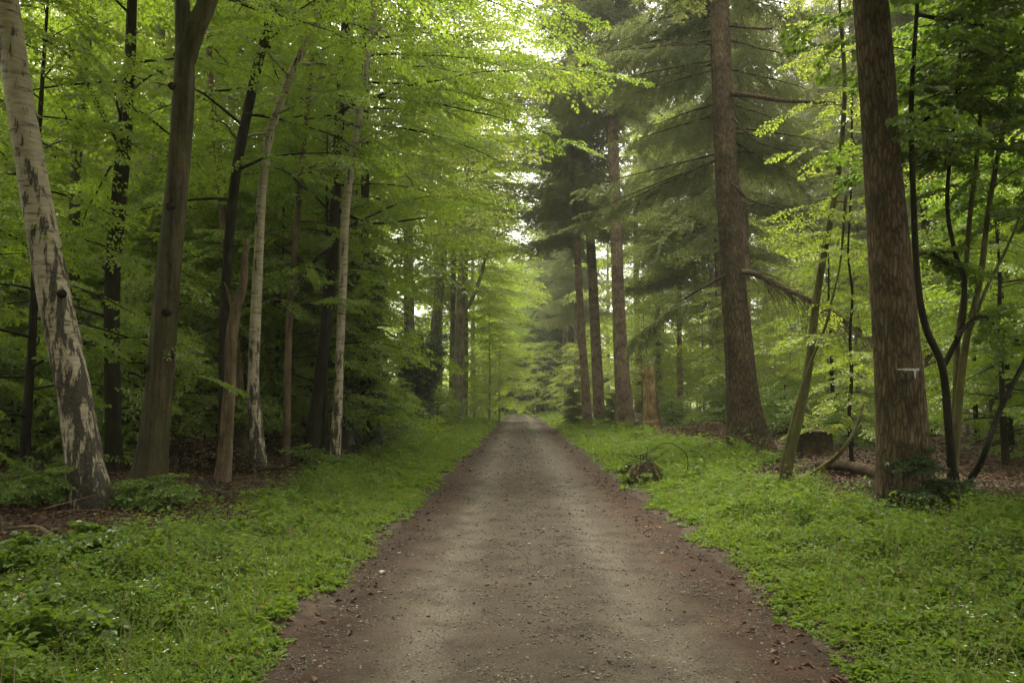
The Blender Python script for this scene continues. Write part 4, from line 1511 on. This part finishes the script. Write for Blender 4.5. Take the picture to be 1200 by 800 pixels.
# grass blades among them
mb = MB()
for n_, ylo, yhi, hw in ((70000, 3.3, 13, (.11, .0030)), (30000, 13, 40, (.16, .008)), (14000, 40, 100, (.22, .02))):
    y = ylo + (yhi - ylo) * rng.random(n_)
    x = path_cx(y) + rng.uniform(-7, 7, n_)
    keep = rng.random(n_) < green_mask(x, y) * np.clip(.45 + .7 * wav(x, y + 20, 2.4), 0.05, 1) * (np.abs(x) < .7 * y + 1.2)
    x, y = x[keep], y[keep]
    n2 = len(x)
    b = np.stack([x, y, terrain(x, y)], -1)
    az = rng.uniform(0, 6.28, n2)
    out = np.stack([np.cos(az), np.sin(az), 0 * az], -1)
    sd_ = np.stack([-np.sin(az), np.cos(az), 0 * az], -1)
    hh = (hw[0] * rng.uniform(.7, 2.3, n2))[:, None]
    ln = rng.uniform(.15, .9, n2)[:, None]
    wd = (hw[1] * rng.uniform(.7, 1.4, n2))[:, None]
    up = np.array([[0, 0, 1.]])
    V = np.stack([b - sd_ * wd, b + sd_ * wd, b + out * hh * ln * .35 + up * hh * .6 + sd_ * wd * .8, b + out * hh * ln * .35 + up * hh * .6 - sd_ * wd * .8,
                  b + out * hh * ln + up * hh * .92 + sd_ * wd * .12, b + out * hh * ln + up * hh * .92 - sd_ * wd * .12], 1).reshape(-1, 3)
    bi = np.arange(n2)[:, None] * 6
    Q = np.concatenate([bi + np.array([[0, 1, 2, 3]]), bi + np.array([[3, 2, 4, 5]])], 1).reshape(-1, 4)
    mb.add(V, Q, 0, np.repeat(np.clip(.4 + rng.normal(0, .2, n2), 0, 1), 2))
tag(mb.build('grass', M['grass']), 'thin grass blades growing through the verge herbs', 'grass', kind='stuff')

# small white and yellow flowers
for nm, mt, cnt, lab in (('white_flowers', 'petal', 260, 'tiny white flowers dotted over the verge herbs'), ('yellow_flowers', 'yellow_petal', 60, 'a few tiny yellow flowers among the verge herbs')):
    mb = MB()
    base = np.concatenate([f[0] for f in flower_spots[:3]])
    h = np.concatenate([f[1] for f in flower_spots[:3]])
    ok = np.where((np.abs(base[:, 0] - path_cx(base[:, 1])) > 2.2) & (wav(base[:, 0] + 40, base[:, 1], 2.0) > .1))[0]
    pick = rng.choice(ok, cnt, replace=False)
    for p, hh in zip(base[pick], h[pick]):
        c = p + np.array([0, 0, hh * 1.05 + .05])
        for _ in range(rng.integers(1, 4)):
            cc = c + rng.normal(0, .012, 3)
            az = np.arange(5) * 1.2566 + rng.uniform(0, 1)
            A = np.stack([np.cos(az), np.sin(az), .35 + 0 * az], -1)
            V, Q, k = leaf_geo(np.repeat(cc[None], 5, 0), A, np.tile([[0, 0, 1.]], (5, 1)), .009, .007, False)
            mb.add(V, Q, 0, rng.random())
    tag(mb.build(nm, M[mt]), lab, 'flowers', kind='stuff')

# straw stalks and fallen leaves caught in the verge
ok = np.concatenate([f[0] for f in flower_spots[:3]])
oh = np.concatenate([f[1] for f in flower_spots[:3]])
pick = rng.choice(len(ok), 900, replace=False)
b0 = ok[pick]
tip = b0 + np.stack([rng.normal(0, .09, 900), rng.normal(0, .09, 900), rng.uniform(.16, .5, 900)], -1)
mid_ = (b0 + tip) / 2 + np.stack([rng.normal(0, .02, 900), rng.normal(0, .02, 900), 0 * pick], -1)
sm_ = MB().add(*segs(np.concatenate([b0, mid_]), np.concatenate([mid_, tip]), .0022, .0014))
V, Q, k = leaf_geo(tip - (tip - mid_) * .3, unit(tip - mid_), unit(rng.normal(0, 1, (900, 3))), rng.uniform(.03, .08, 900), .008, False)
sm_.add(V, Q)
tag(sm_.build('dry_stalks', M['straw']), 'thin dry stalks and seed heads standing in the verge herbs', 'grass', kind='stuff')
pick = rng.choice(len(ok), 1500, replace=False)
P = ok[pick] + np.stack([0 * pick, 0 * pick, oh[pick] * rng.uniform(.3, 1.1, 1500) + .01], -1)
az = rng.uniform(0, 6.28, 1500)
V, Q, k = leaf_geo(P, np.stack([np.cos(az), np.sin(az), rng.normal(0, .4, 1500)], -1), unit(np.array([0, 0, 1.]) + rng.normal(0, .5, (1500, 3))), rng.uniform(.03, .07, 1500), rng.uniform(.02, .04, 1500), True, .25, .2)
tag(MB().add(V, Q, 0, np.repeat(np.clip(rng.normal(.6, .25, 1500), 0, 1), k)).build('fallen_leaves', M['litter']), 'brown leaves caught among the verge herbs', 'fallen leaves', kind='stuff')

# fallen leaves over the woodland floor, and a few blown on to the path
mb = MB()
for n_, ylo, yhi, sz in ((70000, 3.5, 16, .065), (42000, 15, 45, .10)):
    y = ylo + (yhi - ylo) * rng.random(n_) ** 1.1
    x = path_cx(y) + rng.uniform(-1, 1, n_) * (.55 * y + 5)
    u = np.abs(x - path_cx(y))
    keep = (u > 1.35) & (rng.random(n_) < (.14 + .86 * sstep(2.6, 4.2, u)) * (1 - .8 * green_mask(x, y)))
    x, y = x[keep], y[keep]
    n2 = len(x)
    u = np.abs(x - path_cx(y))
    zb = np.maximum(terrain(x, y), path_z(x - path_cx(y), x, y) * (u < 2.4) - 5 * (u >= 2.4))
    P = np.stack([x, y, zb + rng.uniform(.004, .05, n2) * sstep(1.8, 3, u) + .004], -1)
    az = rng.uniform(0, 6.28, n2)
    A = np.stack([np.cos(az), np.sin(az), rng.normal(0, .3, n2)], -1)
    Nn = unit(np.array([0, 0, 1.]) + rng.normal(0, .35, (n2, 3)))
    L = sz * rng.uniform(.6, 1.3, n2)
    V, Q, k = leaf_geo(P, A, Nn, L, L * .6, False, .25, .2)
    mb.add(V, Q, 0, np.repeat(np.clip(rng.normal(.45, .25, n2), 0, 1), k))
tag(mb.build('leaf_litter', M['litter']), 'brown fallen leaves covering the floor under the trees', 'fallen leaves', kind='stuff')

# twigs on the floor
y = 5 + 28 * rng.random(2600)
x = path_cx(y) + rng.uniform(-1, 1, 2600) * (.55 * y + 4)
u = np.abs(x - path_cx(y))
keep = (u > 3.4) & (green_mask(x, y) < .5)
x, y = x[keep], y[keep]
P0 = np.stack([x, y, terrain(x, y) + rng.uniform(.02, .08, len(x))], -1)
az = rng.uniform(0, 6.28, len(x))
ln = rng.uniform(.15, .9, len(x))
P1 = P0 + np.stack([np.cos(az) * ln, np.sin(az) * ln, rng.normal(.02, .1, len(x))], -1)
tag(MB().add(*segs(P0, P1, rng.uniform(.003, .011, len(x)), .002, 4)).build('fallen_twigs', M['brown_bark']), 'thin dead twigs strewn over the woodland floor', 'twigs', kind='stuff')

# stones of the path
mb = MB()
cube = np.array([[-1, -1, -1], [1, -1, -1], [1, 1, -1], [-1, 1, -1], [-1, -1, 1], [1, -1, 1], [1, 1, 1], [-1, 1, 1]], float) * .6
CQ = np.array([[0, 3, 2, 1], [4, 5, 6, 7], [0, 1, 5, 4], [1, 2, 6, 5], [2, 3, 7, 6], [3, 0, 4, 7]])
for n_, ylo, yhi, sz in ((110000, 3.6, 9.5, .0042), (9000, 3.6, 10, .0085), (26000, 9.5, 24, .009), (7000, 24, 60, .02)):
    y = ylo + (yhi - ylo) * rng.random(n_)
    u = rng.uniform(-1.9, 1.9, n_)
    x = path_cx(y) + u
    dens = .20 + .55 * np.exp(-(u / .45) ** 2) + .6 * np.exp(-((np.abs(u + .05) - 1.42) / .22) ** 2)
    keep = rng.random(n_) < dens * np.clip(.6 + .8 * wav(x, y, .8), .05, 1.2)
    x, y, u = x[keep], y[keep], u[keep]
    n2 = len(x)
    s = sz * rng.lognormal(0, .42, n2)
    V = cube[None] * (1 + rng.normal(0, .22, (n2, 8, 3))) * s[:, None, None] * rng.uniform(.6, 1.2, (n2, 1, 3))
    a = rng.uniform(0, 6.28, n2)
    c, sn = np.cos(a)[:, None], np.sin(a)[:, None]
    V = np.stack([V[..., 0] * c - V[..., 1] * sn, V[..., 0] * sn + V[..., 1] * c, V[..., 2] * .7], -1)
    V += np.stack([x, y, path_z(u, x, y) + s * .12], -1)[:, None]
    Q = (np.arange(n2)[:, None, None] * 8 + CQ[None]).reshape(-1, 4)
    mb.add(V.reshape(-1, 3), Q, 0, np.repeat(np.clip(rng.normal(.5, .22, n2), 0, 1), 6))
tag(mb.build('gravel', M['stone']), 'loose small stones scattered over the path', 'gravel', kind='stuff')


# ------------------------------------------------------------------ single small things
def small_leafy_plant(name, px, py, h, n, label, cat, leaf='broad', mat='maple_leaf', seed=1, group=None, sc=(.3, .55)):
    rng = rng_of(seed)
    p = ground_hit(px, py)
    p[2] = terrain(p[0], p[1])
    rt = root(name, p, label, cat, group)
    cr = Crown(rng, leaf, True)
    wood = MB()
    for _ in range(n):
        a = rng.uniform(0, 6.28)
        b = bough((0, 0, -.03), a, rng.uniform(.7, 1.4), h * rng.uniform(.6, 1.15), 5, -.5, 0, rng)
        wood.add(*tube(b, np.linspace(.006, .002, len(b)), 4))
        for t in (.5, .7, .85, 1):
            q, d = along(b, t)
            a2 = rng.uniform(0, 6.28)
            cr.spray(q, np.array([math.cos(a2), math.sin(a2), rng.uniform(-.3, .3)]), rng.uniform(*sc), rng.normal(0, .3))
    wood.build('stem', M['twig'], rt)
    cr.mb().build('foliage', [M[mat], M['twig']], rt)
    return rt


for q, (px, py, h, n) in enumerate(((40, 690, .38, 6), (90, 665, .42, 6), (20, 740, .4, 7), (70, 770, .35, 6), (130, 720, .28, 5))):
    small_leafy_plant('woodland_plant', px, py, h, n, 'leafy nettle like plant in the corner below the leaning birch', 'plant', 'broad', 'maple_leaf', 500 + q, 'leafy plants below the leaning birch', (.22, .4))
for q, (px, py, h, n) in enumerate(((150, 600, .5, 6), (195, 590, .45, 5), (60, 585, .6, 6), (20, 600, .7, 7))):
    small_leafy_plant('bramble', px, py, h, n, 'low bramble shoot at the foot of the big beech and birch', 'bramble', 'shrub', 'maple_leaf', 520 + q, 'brambles at the feet of birch and beech', (.3, .5))
small_leafy_plant('bramble', 757, 562, .34, 4, 'dark bramble clump beside the mossy root lump on the verge', 'bramble', 'shrub', 'maple_leaf', 530, None, (.2, .35))
small_leafy_plant('ivy_plant', 762, 500, .45, 8, 'small dark ivy bush at the foot of the pale snag', 'ivy', 'ivy', 'ivy_leaf', 531, None, (.4, .6))
small_leafy_plant('woodland_plant', 375, 550, .7, 7, 'leafy seedling on the grass below the slender farther birch', 'plant', 'shrub', 'maple_leaf', 532, None, (.4, .6))


def fern(px, py, ln, n, label, seed, mat='fern', group=None):
    rng = rng_of(seed)
    p = ground_hit(px, py)
    p[2] = terrain(p[0], p[1]) - .01
    rt = root('fern', p, label, 'fern', group)
    for i in range(n):
        a = i * 2.4 + rng.normal(0, .2)
        b = bough((0, 0, 0), a, rng.uniform(1.0, 1.35), ln * rng.uniform(.75, 1.1), 14, -1.5, 0, rng, .01)
        fm = MB()
        fm.add(*tube(b, np.linspace(.006, .002, len(b)), 4), 1)
        P, A, Nn, L = [], [], [], []
        for t in np.linspace(.15, 1, 34):
            q, d = along(b, t)
            s = unit(np.cross(d, [0, 0, 1.]))
            for sg in (-1, 1):
                P.append(q); A.append(unit(s * sg + d * .35 + np.array([0, 0, -.15])))
                Nn.append(unit(np.cross(s, d) * (1 if np.cross(s, d)[2] > 0 else -1) + rng.normal(0, .15, 3)))
                L.append(ln * .3 * math.sin(PI * (.12 + .86 * t)) + .01)
        V, Q, k = leaf_geo(np.array(P), np.array(A), np.array(Nn), np.array(L), np.array(L) * .24, True)
        fm.add(V, Q, 0, np.repeat(np.clip(rng.normal(.5, .15, len(P)), 0, 1), k))
        fm.build('frond', [M[mat], M['twig']], rt)


fern(778, 545, .62, 7, 'green fern arching over the verge below the pale snag', 600)
fern(812, 500, .8, 7, 'green bracken fern behind the verge, between snag and big brown spruce', 601)
fern(1040, 598, .4, 6, 'small fern at the foot of the marked spruce', 602)
fern(905, 540, .5, 6, 'fern beside the flared foot of the big brown spruce', 603)
fern(700, 505, .8, 7, 'fern clump on the verge before the tall clean spruce', 604)

# mossy root lump and the bare bramble hoop beside it
p = ground_hit(752, 566)
p[2] = terrain(p[0], p[1]) - .05
rg = rng_of(610)
line = np.array([(0, 0, 0), (.02, 0, .12), (.04, .02, .24), (.03, .03, .36), (.0, .03, .43)])
rt = root('tree_stump', p, 'small mossy rotten stump poking from the verge herbs', 'stump')
sl = smooth_line(line, .04)
MB().add(*tube(sl, np.interp(np.linspace(0, 1, len(sl)), [0, .4, .75, .92, 1], [.30, .27, .22, .14, .03]), 18, True, .34, rg, .4, .15)).build('trunk', M['mossy_wood'], rt, True)
lm = MB()
th, ht = rg.uniform(0, 6.28, 160), rg.uniform(.02, .42, 160)
rad_ = np.interp(ht, [0, .3, .42], [.36, .27, .12])
P = np.stack([rad_ * np.cos(th), rad_ * np.sin(th), ht], -1)
A = unit(np.stack([np.cos(th), np.sin(th), rg.normal(-.4, .5, 160)], -1) + rg.normal(0, .5, (160, 3)))
V, Q, k = leaf_geo(P, A, unit(rg.normal(0, 1, (160, 3))), rg.uniform(.05, .12, 160), rg.uniform(.02, .05, 160), False)
lm.add(V, Q, 0, np.repeat(rg.random(160), k))
lm.build('dead_leaves', M['litter'], rt)
cr = Crown(rg, 'shrub', True)
for _ in range(9):
    a = rg.uniform(0, 6.28)
    cr.spray(np.array([.25 * math.cos(a), .25 * math.sin(a), rg.uniform(0, .3)]), np.array([math.cos(a), math.sin(a), rg.uniform(-.2, .9)]), rg.uniform(.15, .35), rg.uniform(-1, 1))
cr.mb().build('foliage', [M['maple_leaf'], M['twig']], rt)
MB().add(*segs([(rg.uniform(-.25, .25), rg.uniform(-.25, .1), rg.uniform(.2, .6)) for _ in range(26)], [(rg.uniform(-.5, .5), rg.uniform(-.4, .1), rg.uniform(.15, .75)) for _ in range(26)], .008, .003)).build('root', M['dark_bark'], rt)
c = at(780, 546, p[1])
hoop = [c + (.43 + .03 * math.sin(2.3 * a)) * np.array([math.cos(a) * .98, .1 * math.sin(a), math.sin(a) + .04 * math.sin(5 * a)]) for a in np.linspace(-.75, PI + .5, 30)]
tag(MB().add(*tube(hoop, np.linspace(.011, .005, 30), 6, True, .1, rg)).build('bramble', M['dark_bark'], None, True), 'bare bramble runner bent into a hoop above the verge fern', 'bramble')

# sawn stump between the spruces
p = ground_hit(955, 533)
p[2] = terrain(p[0], p[1]) - .05
rt = root('tree_stump', p, 'old sawn stump with a flat brown top, behind the mossy curved sapling', 'stump')
rg = rng_of(620)
zz = np.linspace(0, .62, 9)
MB().add(*tube(np.stack([0 * zz, 0 * zz, zz], -1), .40 + .05 * np.exp(-zz / .1), 26, False, .06, rg, .3, .15)).build('trunk', M['soil'], rt, True)
zt = np.array([.60, .635, .64])
MB().add(*tube(np.stack([0 * zt, 0 * zt, zt], -1), np.array([.43, .43, .02]), 26, True, .06, rng_of(620))).build('cut_face', M['cut_wood'], rt)


def log(name, line, r, mat, label, cat, seed, k=12):
    rg = rng_of(seed)
    P = smooth_line(np.array(line), .15)
    rr = np.linspace(r[0], r[1], len(P))
    o = MB()
    b0 = P[0].copy()
    o.add(*tube(P - b0, rr, k, True, .12, rg))
    ob = o.build(name, M[mat], None, True)
    ob.location = b0
    return tag(ob, label, cat)


def on_ground(px, py, dz=.0):
    p = ground_hit(px, py)
    p[2] = terrain(p[0], p[1]) + dz
    return p


log('fallen_log', [on_ground(960, 553, .12), on_ground(1000, 558, .16), on_ground(1045, 568, .1)], (.09, .12), 'soil', 'dark rotten log lying from the sapling to the marked spruce', 'log', 630)
log('fallen_branch', [on_ground(925, 570, .05), on_ground(955, 560, .1)[:3], at(985, 530, 12.9), at(1003, 500, 13.1), at(1012, 470, 13.3)], (.07, .02), 'moss_bark', 'bent mossy branch curving up from the ground beside the sapling roots', 'branch', 631)
log('fallen_branch', [on_ground(1130, 575, .05), at(1150, 540, 10.4), at(1172, 480, 10.6), at(1200, 425, 10.9), at(1225, 370, 11.2)], (.05, .025), 'dark_bark', 'dark leaning branch propped up beyond the hazel', 'branch', 632)
log('fallen_log', [on_ground(1120, 612, .1), on_ground(1160, 600, .13), on_ground(1215, 588, .13)], (.07, .1), 'soil', 'dark fallen log in the leaf litter below the hazel', 'log', 633)
log('fallen_log', [on_ground(800, 540, .1), on_ground(830, 528, .14), on_ground(862, 522, .14)], (.08, .12), 'soil', 'mossy log lying against the foot of the big brown spruce', 'log', 634)
log('fallen_branch', [on_ground(70, 640, .05), on_ground(40, 628, .1), on_ground(5, 632, .1)], (.03, .015), 'brown_bark', 'thin brown branch on the litter below the leaning birch', 'branch', 635)


def brush_heap(px, py, wx, wy, h, n, label, seed, mat='dark_bark', mix=True):
    """a heap of cut sticks with dead leaves caught in it"""
    rg = rng_of(seed)
    p = on_ground(px, py, -.05)
    x, y = rg.normal(0, .4, n) * wx, rg.normal(0, .4, n) * wy
    z = h * np.exp(-(x / wx) ** 2 * 1.6 - (y / wy) ** 2 * 1.6) * rg.uniform(.05, 1, n)
    P0 = np.stack([x, y, z], -1)
    a = rg.uniform(0, 6.28, n)
    ln = rg.uniform(.2, .8, n)
    P1 = P0 + np.stack([np.cos(a) * ln, np.sin(a) * ln * .5, rg.normal(0, .1, n)], -1)
    mb = MB().add(*segs(P0, P1, rg.uniform(.006, .028, n), .005, 5), 0)
    m = n * 6
    x, y = rg.normal(0, .45, m) * wx, rg.normal(0, .45, m) * wy
    z = h * np.exp(-(x / wx) ** 2 * 1.6 - (y / wy) ** 2 * 1.6) * rg.uniform(.3, 1.02, m) + .02
    V, Q, k = leaf_geo(np.stack([x, y, z], -1), unit(rg.normal(0, 1, (m, 3))), unit(np.array([0, 0, .8]) + rg.normal(0, .6, (m, 3))), rg.uniform(.05, .1, m), rg.uniform(.03, .06, m), False)
    mb.add(V, Q, 1, np.repeat(np.clip(rg.normal(.4, .25, m), 0, 1), k))
    o = mb.build('brushwood_heap', [M[mat], M['litter']])
    o.location = p
    return tag(o, label, 'brushwood')


brush_heap(228, 553, 1.3, .7, .75, 420, 'dark heap of sticks and dead leaves between the stout beech and the broken stem', 640)
brush_heap(322, 530, 1.0, .6, .5, 200, 'low pile of dead twigs behind the slim bent birch', 641)
brush_heap(835, 512, 2.6, 1.2, .55, 420, 'brown heap of dead bracken and sticks left of the big brown spruce'.replace('left of', 'beside'), 642, 'brown_bark')
brush_heap(955, 512, 3.2, 1.4, .6, 460, 'pile of felled branches behind the sawn stump', 643, 'brown_bark')


def little_spruce(px, py, h, label, seed):
    rg = rng_of(seed)
    p = on_ground(px, py, -.03)
    rt = root('young_spruce', p, label, 'young spruce')
    tm = MB()
    tm.add(*tube([(0, 0, -.05), (0, 0, h * .5), (.01, 0, h)], [.02, .014, .004], 6))
    cr = Crown(rg, 'needle', False)
    for _ in range(46):
        z = rg.beta(.8, 1.5) * h
        a = rg.uniform(0, 6.28)
        cr.spray(np.array([0, 0, z]), np.array([math.cos(a), math.sin(a), rg.uniform(-.3, .15)]), ((1.05 - z / h) * .85 + .1) * rg.uniform(.5, 1.25), rg.normal(0, .3))
    tm.build('trunk', M['dark_bark'], rt, True)
    cr.mb().build('crown', [M['dark_needle'], M['twig']], rt)


little_spruce(1082, 604, .95, 'small dark seedling spruce against the foot of the marked spruce', 650)

# kinds that were prepared but found no place
for v in K.values():
    for o in v:
        if not USED[id(o)]:
            for ch in list(o.children):
                bpy.data.objects.remove(ch)
            bpy.data.objects.remove(o)
